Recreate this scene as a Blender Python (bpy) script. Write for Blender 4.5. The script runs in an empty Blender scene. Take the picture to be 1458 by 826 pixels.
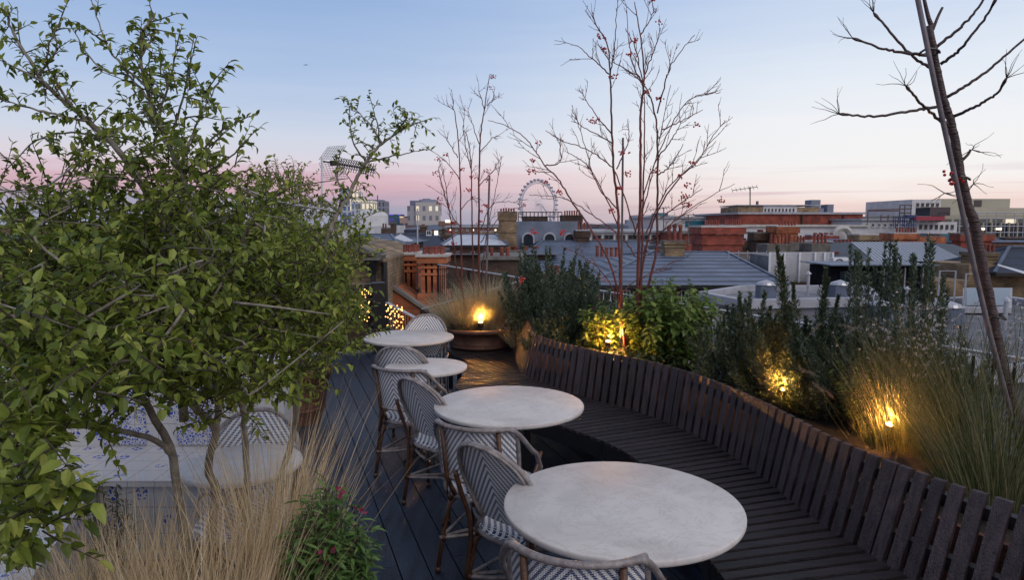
import bpy, math, random
from math import sin, cos, pi, radians, sqrt, atan2, tan
from mathutils import Vector, Matrix
R = random.Random(7)
S = bpy.context.scene
COL = S.collection
V = Vector
CZ = 1.85
F = 960.0
PH = math.atan(95/960)
def ray(px, py):
    x = (px-729)/F; y = -(py-413)/F
    return V((x, cos(PH)+y*sin(PH), -sin(PH)+y*cos(PH)))
def onZ(px, py, z):            # point of the plane z seen at a pixel of the photograph
    d = ray(px, py); t = (z-CZ)/d.z
    return V((d.x*t, d.y*t, z))
def onY(px, py, Y):            # point at depth Y
    d = ray(px, py); t = Y/d.y
    return V((d.x*t, Y, CZ+d.z*t))

# ------------------------------------------------------------------ mesh builder
class MB:
    def __init__(s): s.v = []; s.f = []; s.uv = None; s.mi = []
    def add(s, vs, fs, mi=0):
        o = len(s.v); s.v += [tuple(q) for q in vs]; s.f += [tuple(i+o for i in f) for f in fs]; s.mi += [mi]*len(fs)
    def box(s, c, d, rz=0, mi=0, tilt=None):
        x, y, z = d[0]/2, d[1]/2, d[2]/2; cr, sr = cos(rz), sin(rz); vs = []
        for k in (-z, z):
            for (a, b) in ((-x,-y),(x,-y),(x,y),(-x,y)):
                p = V((a, b, k))
                if tilt: p = tilt @ p
                vs.append((c[0]+p.x*cr-p.y*sr, c[1]+p.x*sr+p.y*cr, c[2]+p.z))
        s.add(vs, [(0,3,2,1),(4,5,6,7),(0,1,5,4),(1,2,6,5),(2,3,7,6),(3,0,4,7)], mi)
    def box2(s, x0, x1, y0, y1, z0, z1, mi=0):
        s.box(((x0+x1)/2,(y0+y1)/2,(z0+z1)/2),(abs(x1-x0),abs(y1-y0),abs(z1-z0)),0,mi)
    def hexa(s, b, t, mi=0):     # four bottom points, four top points (counter-clockwise)
        s.add(list(b)+list(t), [(3,2,1,0),(4,5,6,7),(0,1,5,4),(1,2,6,5),(2,3,7,6),(3,0,4,7)], mi)
    def bar(s, a, b, w, h, mi=0):
        a = V(a); b = V(b); d = (b-a).normalized(); u = d.cross(V((0,0,1)))
        if u.length < 1e-4: u = V((1,0,0))
        u.normalize(); n = u.cross(d).normalized(); u = u*w/2; n = n*h/2
        s.add([a-u-n,a+u-n,a+u+n,a-u+n,b-u-n,b+u-n,b+u+n,b-u+n], [(0,1,2,3),(7,6,5,4),(0,4,5,1),(1,5,6,2),(2,6,7,3),(3,7,4,0)], mi)
    def tube(s, pts, r, n=6, closed=False, mi=0):
        pts = [V(p) for p in pts]; N = len(pts)
        if not hasattr(r, '__len__'): r = [r]*N
        up = V((0,0,1)); vs = []; prev = None
        for i, p in enumerate(pts):
            if closed: d = pts[(i+1)%N]-pts[i-1]
            else: d = pts[min(i+1,N-1)]-pts[max(i-1,0)]
            if d.length < 1e-9: d = V((0,0,1))
            d.normalize()
            if prev is None:
                a = d.cross(up)
                if a.length < .1: a = d.cross(V((1,0,0)))
            else: a = prev-d*prev.dot(d)
            a.normalize(); prev = a; b = d.cross(a)
            for k in range(n):
                t = 2*pi*k/n; vs.append(p+a*(cos(t)*r[i])+b*(sin(t)*r[i]))
        fs = []
        for i in range(N if closed else N-1):
            j = (i+1)%N
            for k in range(n): l = (k+1)%n; fs.append((i*n+k, i*n+l, j*n+l, j*n+k))
        if not closed: fs.append(tuple(range(n))[::-1]); fs.append(tuple((N-1)*n+k for k in range(n)))
        s.add(vs, fs, mi)
    def lathe(s, prof, c=(0,0,0), n=32, mi=0, cap=True):
        vs = []; N = len(prof)
        for (r, z) in prof:
            for k in range(n): t = 2*pi*k/n; vs.append((c[0]+r*cos(t), c[1]+r*sin(t), c[2]+z))
        fs = [(i*n+k, i*n+(k+1)%n, (i+1)*n+(k+1)%n, (i+1)*n+k) for i in range(N-1) for k in range(n)]
        if cap: fs.append(tuple(range(n))[::-1]); fs.append(tuple((N-1)*n+k for k in range(n)))
        s.add(vs, fs, mi)
    def sphere(s, c, r, n=8, m=5, sz=1):
        prof = [(max(r*sin(pi*i/m), r*.02), -r*cos(pi*i/m)*sz) for i in range(m+1)]
        s.lathe(prof, c, n)
    def grid(s, P, nu, nv, mi=0, uv=None):    # P(i,j) -> point
        vs = [P(i/nu, j/nv) for j in range(nv+1) for i in range(nu+1)]
        fs = [(j*(nu+1)+i, j*(nu+1)+i+1, (j+1)*(nu+1)+i+1, (j+1)*(nu+1)+i) for j in range(nv) for i in range(nu)]
        o = len(s.v); s.add(vs, fs, mi)
        if uv:
            if s.uv is None: s.uv = {}
            for j in range(nv+1):
                for i in range(nu+1): s.uv[o+j*(nu+1)+i] = uv(i/nu, j/nv)
    def leaf(s, p, d, n, L, W, fold=.25, droop=.15):
        p = V(p); side = d.cross(n)
        if side.length < 1e-5: return
        side.normalize(); n = side.cross(d)
        m1 = p+d*(L*.30)-n*(L*droop*.08); m2 = p+d*(L*.66)-n*(L*droop*.4); t = p+d*L-n*(L*droop)
        u = side*W*.5; a1 = m1+u+n*W*fold*.8; a2 = m2+u*.82+n*W*fold*.6; b1 = m1-u+n*W*fold*.8; b2 = m2-u*.82+n*W*fold*.6
        o = len(s.v); s.v += [tuple(q) for q in (p,m1,m2,t,a1,a2,b1,b2)]
        s.f += [(o,o+4,o+1),(o+1,o+4,o+5,o+2),(o+2,o+5,o+3),(o,o+1,o+6),(o+1,o+2,o+7,o+6),(o+2,o+3,o+7)]; s.mi += [0]*6
    def needle(s, p, d, L, W):
        side = d.cross(V((R.uniform(-1,1),R.uniform(-1,1),R.uniform(-1,1))))
        if side.length < 1e-5: return
        side = side.normalized()*W*.5; o = len(s.v); m = p+d*(L*.5)
        s.v += [tuple(p-side*.5),tuple(p+side*.5),tuple(m+side),tuple(p+d*L),tuple(m-side)]
        s.f.append((o,o+1,o+2,o+3,o+4)); s.mi.append(0)
    def blade(s, p, d, L, W, bend, n=4):
        p = V(p); d = d.normalized(); h = V((d.x,d.y,0))
        h = h.normalized() if h.length > 1e-3 else V((1,0,0))
        side = V((R.uniform(-1,1),R.uniform(-1,1),0)).normalized()*W*.5
        o = len(s.v); cur = p.copy(); dd = d.copy()
        for i in range(n):
            w = side*(1-i/n*.8); s.v += [tuple(cur-w), tuple(cur+w)]
            cur = cur+dd*(L/n); dd = (dd+h*bend/n-V((0,0,bend*.9*(i+1)/n/n))).normalized()
        s.v.append(tuple(cur))
        for i in range(n-1): s.f.append((o+2*i,o+2*i+1,o+2*i+3,o+2*i+2)); s.mi.append(0)
        s.f.append((o+2*n-2,o+2*n-1,o+2*n)); s.mi.append(0)
        return cur
    def build(s, name, mats, parent=None, smooth=False, local=False, base=None):
        me = bpy.data.meshes.new(name)
        vs = s.v; loc = V((0,0,0))
        if not local:
            if parent is not None: loc = world_loc(parent)
            elif base is not None: loc = V(base)
            if loc.length > 0: vs = [(q[0]-loc.x,q[1]-loc.y,q[2]-loc.z) for q in vs]
        me.from_pydata(vs, [], s.f)
        if not isinstance(mats, (list,tuple)): mats = [mats]
        for m in mats: me.materials.append(m)
        if len(mats) > 1: me.polygons.foreach_set('material_index', s.mi)
        if smooth: me.polygons.foreach_set('use_smooth', [True]*len(me.polygons))
        if s.uv is not None:
            ul = me.uv_layers.new(name='UVMap')
            for lp in me.loops: ul.data[lp.index].uv = s.uv.get(lp.vertex_index, (0,0))
        me.update()
        o = bpy.data.objects.new(name, me); COL.objects.link(o)
        if parent is not None: o.parent = parent
        elif base is not None: o.location = base
        return o
def world_loc(o):
    l = V(o.location)
    while o.parent: o = o.parent; l += V(o.location)
    return l
def tag(o, label=None, cat=None, group=None, kind=None):
    if label: o['label'] = label
    if cat: o['category'] = cat
    if group: o['group'] = group
    if kind: o['kind'] = kind
    return o
def thing(name, label, cat, loc=(0,0,0), rz=0, group=None):
    o = bpy.data.objects.new(name, None); COL.objects.link(o); o.location = loc; o.rotation_euler = (0,0,rz)
    o.empty_display_size = .2
    return tag(o, label, cat, group)
def copy_tree(o, parent=None):
    c = o.copy(); COL.objects.link(c); c.parent = parent
    for ch in [q for q in o.children]: copy_tree(ch, c)
    return c

# ------------------------------------------------------------------ materials
def mat(name, col, rough=.6, var=0, scale=8, bump=0, bscale=40, metal=0, stretch=(1,1,1), col2=None, island=0, spec=.5, detail=6):
    m = bpy.data.materials.new(name); m.use_nodes = True; nt = m.node_tree; N = nt.nodes; L = nt.links
    b = N['Principled BSDF']; b.inputs['Roughness'].default_value = rough; b.inputs['Metallic'].default_value = metal
    b.inputs['Specular IOR Level'].default_value = spec
    c4 = (*col, 1); b.inputs['Base Color'].default_value = c4
    if var or col2 or bump:
        tc = N.new('ShaderNodeTexCoord'); mp = N.new('ShaderNodeMapping'); mp.inputs['Scale'].default_value = stretch
        L.new(tc.outputs['Object'], mp.inputs[0])
    out = None
    if var or col2:
        no = N.new('ShaderNodeTexNoise'); no.inputs['Scale'].default_value = scale; no.inputs['Detail'].default_value = detail
        L.new(mp.outputs[0], no.inputs['Vector'])
        rp = N.new('ShaderNodeValToRGB'); rp.color_ramp.elements[0].position = .3; rp.color_ramp.elements[1].position = .7
        if col2: a, c = col, col2
        else: a = tuple(q*(1-var) for q in col); c = tuple(min(1,q*(1+var)) for q in col)
        rp.color_ramp.elements[0].color = (*a,1); rp.color_ramp.elements[1].color = (*c,1)
        L.new(no.outputs['Fac'], rp.inputs[0]); out = rp.outputs[0]; L.new(out, b.inputs['Base Color'])
    if island:
        ge = N.new('ShaderNodeNewGeometry'); hs = N.new('ShaderNodeHueSaturation'); mr = N.new('ShaderNodeMapRange')
        mr.inputs['To Min'].default_value = 1-island; mr.inputs['To Max'].default_value = 1+island
        L.new(ge.outputs['Random Per Island'], mr.inputs[0]); L.new(mr.outputs[0], hs.inputs['Value'])
        if out: L.new(out, hs.inputs['Color'])
        else: hs.inputs['Color'].default_value = c4
        L.new(hs.outputs[0], b.inputs['Base Color'])
    if bump:
        n2 = N.new('ShaderNodeTexNoise'); n2.inputs['Scale'].default_value = bscale; n2.inputs['Detail'].default_value = 5
        L.new(mp.outputs[0], n2.inputs['Vector'])
        bp = N.new('ShaderNodeBump'); bp.inputs['Strength'].default_value = bump; bp.inputs['Distance'].default_value = .02
        L.new(n2.outputs['Fac'], bp.inputs['Height']); L.new(bp.outputs[0], b.inputs['Normal'])
    return m
def leafmat(name, cols, trans=.35, rough=.45):
    m = bpy.data.materials.new(name); m.use_nodes = True; nt = m.node_tree; N = nt.nodes; L = nt.links
    b = N['Principled BSDF']; b.inputs['Roughness'].default_value = rough; b.inputs['Specular IOR Level'].default_value = .35
    ge = N.new('ShaderNodeNewGeometry'); rp = N.new('ShaderNodeValToRGB'); e = rp.color_ramp.elements
    e[0].position = 0; e[0].color = (*cols[0],1); e[1].position = 1; e[1].color = (*cols[-1],1)
    for i, c in enumerate(cols[1:-1]): q = e.new((i+1)/(len(cols)-1)); q.color = (*c,1)
    L.new(ge.outputs['Random Per Island'], rp.inputs[0]); L.new(rp.outputs[0], b.inputs['Base Color'])
    tr = N.new('ShaderNodeBsdfTranslucent'); L.new(rp.outputs[0], tr.inputs['Color'])
    mx = N.new('ShaderNodeMixShader'); mx.inputs[0].default_value = trans
    L.new(b.outputs[0], mx.inputs[1]); L.new(tr.outputs[0], mx.inputs[2]); L.new(mx.outputs[0], N['Material Output'].inputs['Surface'])
    return m
def brick(name, c1, c2, mortar, scale=1.0, soot=.35, bw=.215, bh=.075):
    m = bpy.data.materials.new(name); m.use_nodes = True; nt = m.node_tree; N = nt.nodes; L = nt.links
    b = N['Principled BSDF']; b.inputs['Roughness'].default_value = .9
    tc = N.new('ShaderNodeTexCoord'); sp = N.new('ShaderNodeSeparateXYZ'); L.new(tc.outputs['Object'], sp.inputs[0])
    ad = N.new('ShaderNodeMath'); ad.operation = 'ADD'; L.new(sp.outputs[0], ad.inputs[0]); L.new(sp.outputs[1], ad.inputs[1])
    cb = N.new('ShaderNodeCombineXYZ'); L.new(ad.outputs[0], cb.inputs[0]); L.new(sp.outputs[2], cb.inputs[1])
    bt = N.new('ShaderNodeTexBrick'); bt.inputs['Scale'].default_value = scale
    bt.inputs['Brick Width'].default_value = bw; bt.inputs['Row Height'].default_value = bh; bt.inputs['Mortar Size'].default_value = .008
    bt.inputs['Color1'].default_value = (*c1,1); bt.inputs['Color2'].default_value = (*c2,1); bt.inputs['Mortar'].default_value = (*mortar,1)
    L.new(cb.outputs[0], bt.inputs['Vector'])
    no = N.new('ShaderNodeTexNoise'); no.inputs['Scale'].default_value = 1.3; no.inputs['Detail'].default_value = 8
    L.new(tc.outputs['Object'], no.inputs['Vector'])
    rp = N.new('ShaderNodeValToRGB'); rp.color_ramp.elements[0].position = .35; rp.color_ramp.elements[1].position = .65
    k = 1-soot; rp.color_ramp.elements[0].color = (k,k,k,1); rp.color_ramp.elements[1].color = (1.1,1.1,1.1,1)
    L.new(no.outputs['Fac'], rp.inputs[0])
    mx = N.new('ShaderNodeMixRGB'); mx.blend_type = 'MULTIPLY'; mx.inputs[0].default_value = 1
    L.new(bt.outputs['Color'], mx.inputs[1]); L.new(rp.outputs[0], mx.inputs[2]); L.new(mx.outputs[0], b.inputs['Base Color'])
    bp = N.new('ShaderNodeBump'); bp.inputs['Strength'].default_value = .5; bp.inputs['Distance'].default_value = .01; bp.invert = True
    L.new(bt.outputs['Fac'], bp.inputs['Height']); L.new(bp.outputs[0], b.inputs['Normal'])
    return m
def slate(name, c1, c2, gap, bw=.3, bh=.28, sx='x'):
    m = brick(name, c1, c2, gap, soot=.3, bw=bw, bh=bh)
    N = m.node_tree.nodes
    N['Principled BSDF'].inputs['Roughness'].default_value = .6
    for n in N:
        if n.type == 'TEX_BRICK': n.inputs['Mortar Size'].default_value = .018
    return m
def emit(name, col, s):
    m = bpy.data.materials.new(name); m.use_nodes = True; b = m.node_tree.nodes['Principled BSDF']
    b.inputs['Base Color'].default_value = (*col,1); b.inputs['Emission Color'].default_value = (*col,1); b.inputs['Emission Strength'].default_value = s
    return m
def gridmat(name, wall, win, cw, ch, fx=.55, fz=.55, lit=0, litcol=(1,.8,.5), litfrac=.5):
    # facade of a far tower: windows as surface pattern
    m = bpy.data.materials.new(name); m.use_nodes = True; nt = m.node_tree; N = nt.nodes; L = nt.links
    b = N['Principled BSDF']; b.inputs['Roughness'].default_value = .6
    tc = N.new('ShaderNodeTexCoord'); sp = N.new('ShaderNodeSeparateXYZ'); L.new(tc.outputs['Object'], sp.inputs[0])
    def M(op, a, c=None):
        q = N.new('ShaderNodeMath'); q.operation = op
        for i, v in enumerate((a, c)):
            if v is None: continue
            if isinstance(v, (int, float)): q.inputs[i].default_value = v
            else: L.new(v, q.inputs[i])
        return q.outputs[0]
    h = M('ADD', sp.outputs[0], sp.outputs[1]); hx = M('DIVIDE', h, cw); hz = M('DIVIDE', sp.outputs[2], ch)
    a = M('LESS_THAN', M('FRACT', hx), fx); c = M('LESS_THAN', M('FRACT', hz), fz); mask = M('MULTIPLY', a, c)
    ge = N.new('ShaderNodeNewGeometry'); sn = N.new('ShaderNodeSeparateXYZ'); L.new(ge.outputs['Normal'], sn.inputs[0])
    mask = M('MULTIPLY', mask, M('LESS_THAN', sn.outputs[2], .5))
    mx = N.new('ShaderNodeMixRGB'); L.new(mask, mx.inputs[0]); mx.inputs[1].default_value = (*wall,1); mx.inputs[2].default_value = (*win,1)
    L.new(mx.outputs[0], b.inputs['Base Color'])
    if lit:
        wn = N.new('ShaderNodeTexWhiteNoise'); wn.noise_dimensions = '2D'; cb = N.new('ShaderNodeCombineXYZ')
        L.new(M('FLOOR', hx), cb.inputs[0]); L.new(M('FLOOR', hz), cb.inputs[1]); L.new(cb.outputs[0], wn.inputs['Vector'])
        lm = M('MULTIPLY', mask, M('LESS_THAN', wn.outputs['Value'], litfrac)); L.new(M('MULTIPLY', lm, lit), b.inputs['Emission Strength'])
        b.inputs['Emission Color'].default_value = (*litcol,1)
    return m
# woven rattan with chevrons, in the metres of the UV map
def weave(name, k, per, blue=.46, row=.009, mode='chev'):
    m = bpy.data.materials.new(name); m.use_nodes = True; nt = m.node_tree; N = nt.nodes; L = nt.links
    b = N['Principled BSDF']; b.inputs['Roughness'].default_value = .45
    uv = N.new('ShaderNodeUVMap'); sp = N.new('ShaderNodeSeparateXYZ'); L.new(uv.outputs[0], sp.inputs[0])
    def M(op, a, c=None):
        q = N.new('ShaderNodeMath'); q.operation = op
        for i, v in enumerate((a, c)):
            if v is None: continue
            if isinstance(v, (int, float)): q.inputs[i].default_value = v
            else: L.new(v, q.inputs[i])
        return q.outputs[0]
    u, v = sp.outputs[0], sp.outputs[1]
    au = M('ABSOLUTE', u) if mode == 'chev' else u
    t = M('FRACT', M('DIVIDE', M('ADD', v, M('MULTIPLY', au, k)), per))
    stripe = M('LESS_THAN', t, blue)
    fr = M('FRACT', M('DIVIDE', v, row)); dash = M('GREATER_THAN', fr, .27)
    cu = M('FRACT', M('DIVIDE', u, row*1.1))
    mask = M('MULTIPLY', stripe, dash)
    mx = N.new('ShaderNodeMixRGB'); L.new(mask, mx.inputs[0]); mx.inputs[1].default_value = (.80,.80,.80,1); mx.inputs[2].default_value = (.018,.045,.17,1)
    no = N.new('ShaderNodeTexNoise'); no.inputs['Scale'].default_value = 60
    m2 = N.new('ShaderNodeMixRGB'); m2.blend_type = 'MULTIPLY'; m2.inputs[0].default_value = .15
    L.new(mx.outputs[0], m2.inputs[1]); L.new(no.outputs['Fac'], m2.inputs[2])
    L.new(m2.outputs[0], b.inputs['Base Color'])
    hh = M('ADD', M('SINE', M('MULTIPLY', v, 2*pi/row)), M('SINE', M('MULTIPLY', u, 2*pi/(row*1.1))))
    bp = N.new('ShaderNodeBump'); bp.inputs['Strength'].default_value = .6; bp.inputs['Distance'].default_value = .002
    L.new(hh, bp.inputs['Height']); L.new(bp.outputs[0], b.inputs['Normal'])
    return m
def tiles(name, density, fine=False):
    m = bpy.data.materials.new(name); m.use_nodes = True; nt = m.node_tree; N = nt.nodes; L = nt.links
    b = N['Principled BSDF']; b.inputs['Roughness'].default_value = .18
    tc = N.new('ShaderNodeTexCoord'); sp = N.new('ShaderNodeSeparateXYZ'); L.new(tc.outputs['Object'], sp.inputs[0])
    def M(op, a, c=None):
        q = N.new('ShaderNodeMath'); q.operation = op
        for i, v in enumerate((a, c)):
            if v is None: continue
            if isinstance(v, (int, float)): q.inputs[i].default_value = v
            else: L.new(v, q.inputs[i])
        return q.outputs[0]
    T = .15
    def edge(x): f = M('FRACT', M('DIVIDE', x, T)); return M('LESS_THAN', M('ABSOLUTE', M('SUBTRACT', f, .5)), .488)
    def cen(x): f = M('FRACT', M('DIVIDE', x, T)); return M('ABSOLUTE', M('SUBTRACT', f, .5))
    ge = N.new('ShaderNodeNewGeometry'); sn = N.new('ShaderNodeSeparateXYZ'); L.new(ge.outputs['Normal'], sn.inputs[0])
    up = M('GREATER_THAN', M('ABSOLUTE', sn.outputs[2]), .5)
    # in-plane coordinates: a = x+y on walls / x on tops ; c = z on walls / y on tops
    a = M('ADD', M('MULTIPLY', up, sp.outputs[0]), M('MULTIPLY', M('SUBTRACT', 1, up), M('ADD', sp.outputs[0], sp.outputs[1])))
    c = M('ADD', M('MULTIPLY', up, sp.outputs[1]), M('MULTIPLY', M('SUBTRACT', 1, up), sp.outputs[2]))
    g = M('MULTIPLY', edge(a), edge(c))
    cb = N.new('ShaderNodeCombineXYZ'); L.new(a, cb.inputs[0]); L.new(c, cb.inputs[1])
    vo = N.new('ShaderNodeTexVoronoi'); vo.feature = 'DISTANCE_TO_EDGE'; vo.inputs['Scale'].default_value = 60 if fine else 34; L.new(cb.outputs[0], vo.inputs['Vector'])
    n2 = N.new('ShaderNodeTexNoise'); n2.inputs['Scale'].default_value = 9; n2.inputs['Detail'].default_value = 3; L.new(cb.outputs[0], n2.inputs['Vector'])
    leaf = M('GREATER_THAN', vo.outputs[0], .13)
    rad = M('SQRT', M('ADD', M('POWER', cen(a), 2), M('POWER', cen(c), 2)))
    inside = M('LESS_THAN', M('ADD', rad, M('MULTIPLY', n2.outputs['Fac'], .35)), density)
    # only some tiles carry a flower
    wn = N.new('ShaderNodeTexWhiteNoise'); wn.noise_dimensions = '2D'; c2 = N.new('ShaderNodeCombineXYZ')
    L.new(M('FLOOR', M('DIVIDE', a, T)), c2.inputs[0]); L.new(M('FLOOR', M('DIVIDE', c, T)), c2.inputs[1]); L.new(c2.outputs[0], wn.inputs['Vector'])
    some = M('LESS_THAN', wn.outputs['Value'], 1.0 if fine else .6)
    mask = M('MULTIPLY', M('MULTIPLY', leaf, inside), some)
    mx = N.new('ShaderNodeMixRGB'); L.new(mask, mx.inputs[0]); mx.inputs[1].default_value = (.46,.46,.47,1); mx.inputs[2].default_value = (.03,.07,.36,1)
    m3 = N.new('ShaderNodeMixRGB'); L.new(g, m3.inputs[0]); m3.inputs[1].default_value = (.2,.2,.22,1); L.new(mx.outputs[0], m3.inputs[2])
    L.new(m3.outputs[0], b.inputs['Base Color'])
    return m
def marble():
    m = bpy.data.materials.new('marble'); m.use_nodes = True; nt = m.node_tree; N = nt.nodes; L = nt.links
    b = N['Principled BSDF']; b.inputs['Roughness'].default_value = .6; b.inputs['Specular IOR Level'].default_value = .3
    tc = N.new('ShaderNodeTexCoord'); n1 = N.new('ShaderNodeTexNoise'); n1.inputs['Scale'].default_value = 3; n1.inputs['Detail'].default_value = 8; n1.inputs['Distortion'].default_value = .8
    L.new(tc.outputs['Object'], n1.inputs['Vector'])
    r1 = N.new('ShaderNodeValToRGB'); e = r1.color_ramp.elements; e[0].position = .3; e[0].color = (.42,.40,.395,1); e[1].position = .6; e[1].color = (.56,.54,.53,1)
    L.new(n1.outputs['Fac'], r1.inputs[0])
    n2 = N.new('ShaderNodeTexNoise'); n2.inputs['Scale'].default_value = 4.5; n2.inputs['Detail'].default_value = 12; n2.inputs['Roughness'].default_value = .68; n2.inputs['Distortion'].default_value = 1.6
    L.new(tc.outputs['Object'], n2.inputs['Vector'])
    r2 = N.new('ShaderNodeValToRGB'); e = r2.color_ramp.elements; e[0].position = .47; e[0].color = (1,1,1,1); e[1].position = .53; e[1].color = (1,1,1,1)
    q = e.new(.5); q.color = (.58,.52,.50,1); q = e.new(.485); q.color = (.95,.93,.92,1); q = e.new(.515); q.color = (.95,.93,.92,1)
    L.new(n2.outputs['Fac'], r2.inputs[0])
    mx = N.new('ShaderNodeMixRGB'); mx.blend_type = 'MULTIPLY'; mx.inputs[0].default_value = .40
    L.new(r1.outputs[0], mx.inputs[1]); L.new(r2.outputs[0], mx.inputs[2]); L.new(mx.outputs[0], b.inputs['Base Color'])
    return m
def lin(h):
    h = h.lstrip('#'); o = []
    for i in (0,2,4):
        c = int(h[i:i+2],16)/255; o.append(c/12.92 if c <= .04045 else ((c+.055)/1.055)**2.4)
    return tuple(o)

M = {}
M['deck'] = mat('deck_board', (.013,.021,.041), .42, .5, 4, .4, 40, stretch=(5,.6,5), island=.25)
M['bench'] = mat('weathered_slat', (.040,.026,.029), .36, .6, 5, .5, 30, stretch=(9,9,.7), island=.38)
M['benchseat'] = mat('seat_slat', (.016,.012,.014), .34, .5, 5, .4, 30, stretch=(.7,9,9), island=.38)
M['black'] = mat('black_metal', (.01,.01,.012), .4, .2)
M['iron'] = mat('cast_iron', (.012,.012,.015), .4, .3, 20, .2)
M['marble'] = marble()
M['rattan'] = mat('grey_rattan', (.29,.265,.27), .42, .3, 30, .25, 120, col2=(.13,.11,.11))
M['rattanb'] = mat('brown_rattan', (.11,.045,.02), .42, .3, 30, .25, 120, col2=(.035,.018,.012))
M['weave1'] = weave('chevron_weave', 1.35, .037, .47, .0075)
M['weave2'] = weave('seat_weave', 1.0, .036, .5, mode='str')
M['terra'] = mat('terracotta', (.10,.045,.03), .7, .4, 10, .3)
M['corten'] = mat('rusted_steel', (.07,.025,.015), .8, .5, 6, .4, 50)
M['soil'] = mat('soil', (.015,.011,.008), 1, .5, 20, .8, 60)
M['white'] = mat('white_paint', (.62,.63,.66), .5, .08, 3)
M['stone'] = mat('portland_stone', (.42,.40,.38), .8, .2, 2, .2, 30)
M['stonew'] = mat('white_stone', (.50,.50,.52), .8, .15, 1, .1)
M['stonedk'] = mat('sooty_stone', (.13,.12,.11), .9, .4, 3, .3)
M['lead'] = mat('lead_sheet', (.085,.11,.165), .5, .35, 1.2, .2, 5)
M['seam'] = mat('zinc_seam', (.24,.26,.31), .5, .1)
M['zinc'] = mat('zinc_roof', (.44,.46,.52), .45, .15, 1.5)
M['flat'] = mat('flat_roof', (.10,.105,.125), .8, .45, 1.5, .2)
M['flatl'] = mat('light_flat_roof', (.15,.155,.18), .8, .4, 1.2)
M['galv'] = mat('galvanised_steel', (.40,.41,.45), .4, .1, 10, metal=.4)
M['pot'] = mat('clay_pot', (.17,.045,.032), .8, .5, 4, .2, island=.3)
M['pot2'] = mat('red_clay_pot', (.22,.055,.04), .8, .3, 4)
M['bk_orange'] = brick('orange_brick', (.50,.145,.05), (.34,.085,.035), (.26,.15,.09), soot=.55)
M['bk_red'] = brick('red_brick', (.34,.065,.04), (.24,.045,.03), (.18,.09,.06), soot=.45)
M['bk_yellow'] = brick('yellow_stock_brick', (.34,.235,.13), (.22,.15,.085), (.16,.13,.10), soot=.5)
M['bk_pink'] = brick('pink_brick', (.23,.13,.10), (.17,.09,.07), (.16,.12,.1), soot=.3)
M['bk_dark'] = brick('dark_brick', (.10,.055,.035), (.06,.035,.025), (.05,.04,.035), soot=.5)
M['slate'] = slate('blue_slate', (.13,.165,.25), (.10,.13,.205), (.025,.035,.06), bh=.095)
M['slated'] = slate('dark_slate', (.03,.042,.07), (.022,.03,.055), (.01,.014,.022))
M['tileb'] = slate('blue_black_roof', (.02,.03,.06), (.015,.02,.045), (.008,.01,.02))
M['glassd'] = mat('dark_glass', (.02,.03,.045), .08)
M['glassb'] = mat('blue_glass', (.03,.14,.19), .1)
M['litwin'] = emit('lit_window', (1,.62,.24), .9)
M['litcool'] = emit('lit_office', (1,.85,.62), 1.3)
M['bulb'] = emit('warm_bulb', (1,.50,.12), 5)
M['lamp'] = emit('lamp_lens', (1,.60,.22), 22)
M['tile1'] = tiles('delft_tile', .40)
M['tile2'] = tiles('floral_tile', .74, True)
M['bark'] = mat('lichen_bark', (.11,.09,.07), .85, .4, 25, .5, 60, col2=(.30,.28,.24))
M['barkr'] = mat('rowan_bark', (.17,.035,.022), .45, .4, 15, .3, 60, col2=(.07,.02,.016))
M['barkp'] = mat('cherry_bark', (.050,.026,.026), .42, .4, 12, .5, 30, stretch=(1,1,5))
M['cane'] = mat('bamboo_cane', (.13,.11,.12), .5, .3, 12, .2)
M['cord'] = mat('pale_cord', (.35,.35,.38), .6)
M['twig'] = mat('dark_twig', (.055,.042,.034), .8, .4, 20)
M['leaf1'] = leafmat('privet_leaf', [(.05,.08,.015),(.15,.21,.035),(.28,.34,.06),(.09,.13,.02),(.20,.26,.045),(.42,.45,.10)], .38, .40)  # raised leaf albedo stands in for light from the viewer's side
M['leaf2'] = leafmat('small_leaf', [(.09,.125,.025),(.19,.24,.05),(.32,.34,.08)], .35)
M['leafbr'] = leafmat('willowy_leaf', [(.06,.12,.03),(.10,.19,.05),(.15,.24,.07)], .35)
M['leafdk'] = leafmat('dark_leaf', [(.018,.032,.014),(.03,.05,.018),(.045,.07,.02)], .2)
M['leafyel'] = leafmat('salvia_leaf', [(.08,.14,.025),(.14,.22,.045),(.26,.33,.08)], .4)
M['rosem'] = leafmat('rosemary_needle', [(.028,.05,.026),(.065,.095,.052),(.19,.23,.17)], .2)
M['yew'] = leafmat('yew_needle', [(.028,.046,.022),(.06,.085,.042),(.16,.19,.11)], .2)
M['silver'] = leafmat('silver_leaf', [(.10,.13,.12),(.16,.20,.18)], .2)
M['straw'] = leafmat('straw_blade', [(.62,.48,.28),(.78,.63,.41),(.42,.31,.18),(.85,.73,.52)], .3, .6)  # albedo raised in place of warm light falling on the blades
M['feather'] = leafmat('feather_blade', [(.42,.36,.22),(.55,.47,.30),(.26,.23,.12)], .35, .6)
M['grass'] = leafmat('green_blade', [(.04,.06,.02),(.08,.10,.035),(.20,.19,.09),(.06,.08,.03),(.30,.26,.14)], .3, .6)
M['berry'] = mat('red_berry', (.42,.015,.012), .3)
M['petal'] = leafmat('white_petal', [(.5,.44,.45),(.62,.58,.58)], .4)
M['pinkp'] = leafmat('pink_petal', [(.35,.05,.12),(.25,.03,.08)], .4)
M['plume'] = leafmat('grass_plume', [(.28,.22,.18),(.36,.30,.26)], .4, .8)
M['hazeL'] = mat('hazy_masonry', (.22,.24,.31), .9, .15, .02)  # distance haze is put into the lighter, bluish base colour
M['hazeD'] = mat('hazy_dark', (.16,.18,.25), .9, .2, .02)  # darker far tone, haze likewise mixed into the colour
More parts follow.
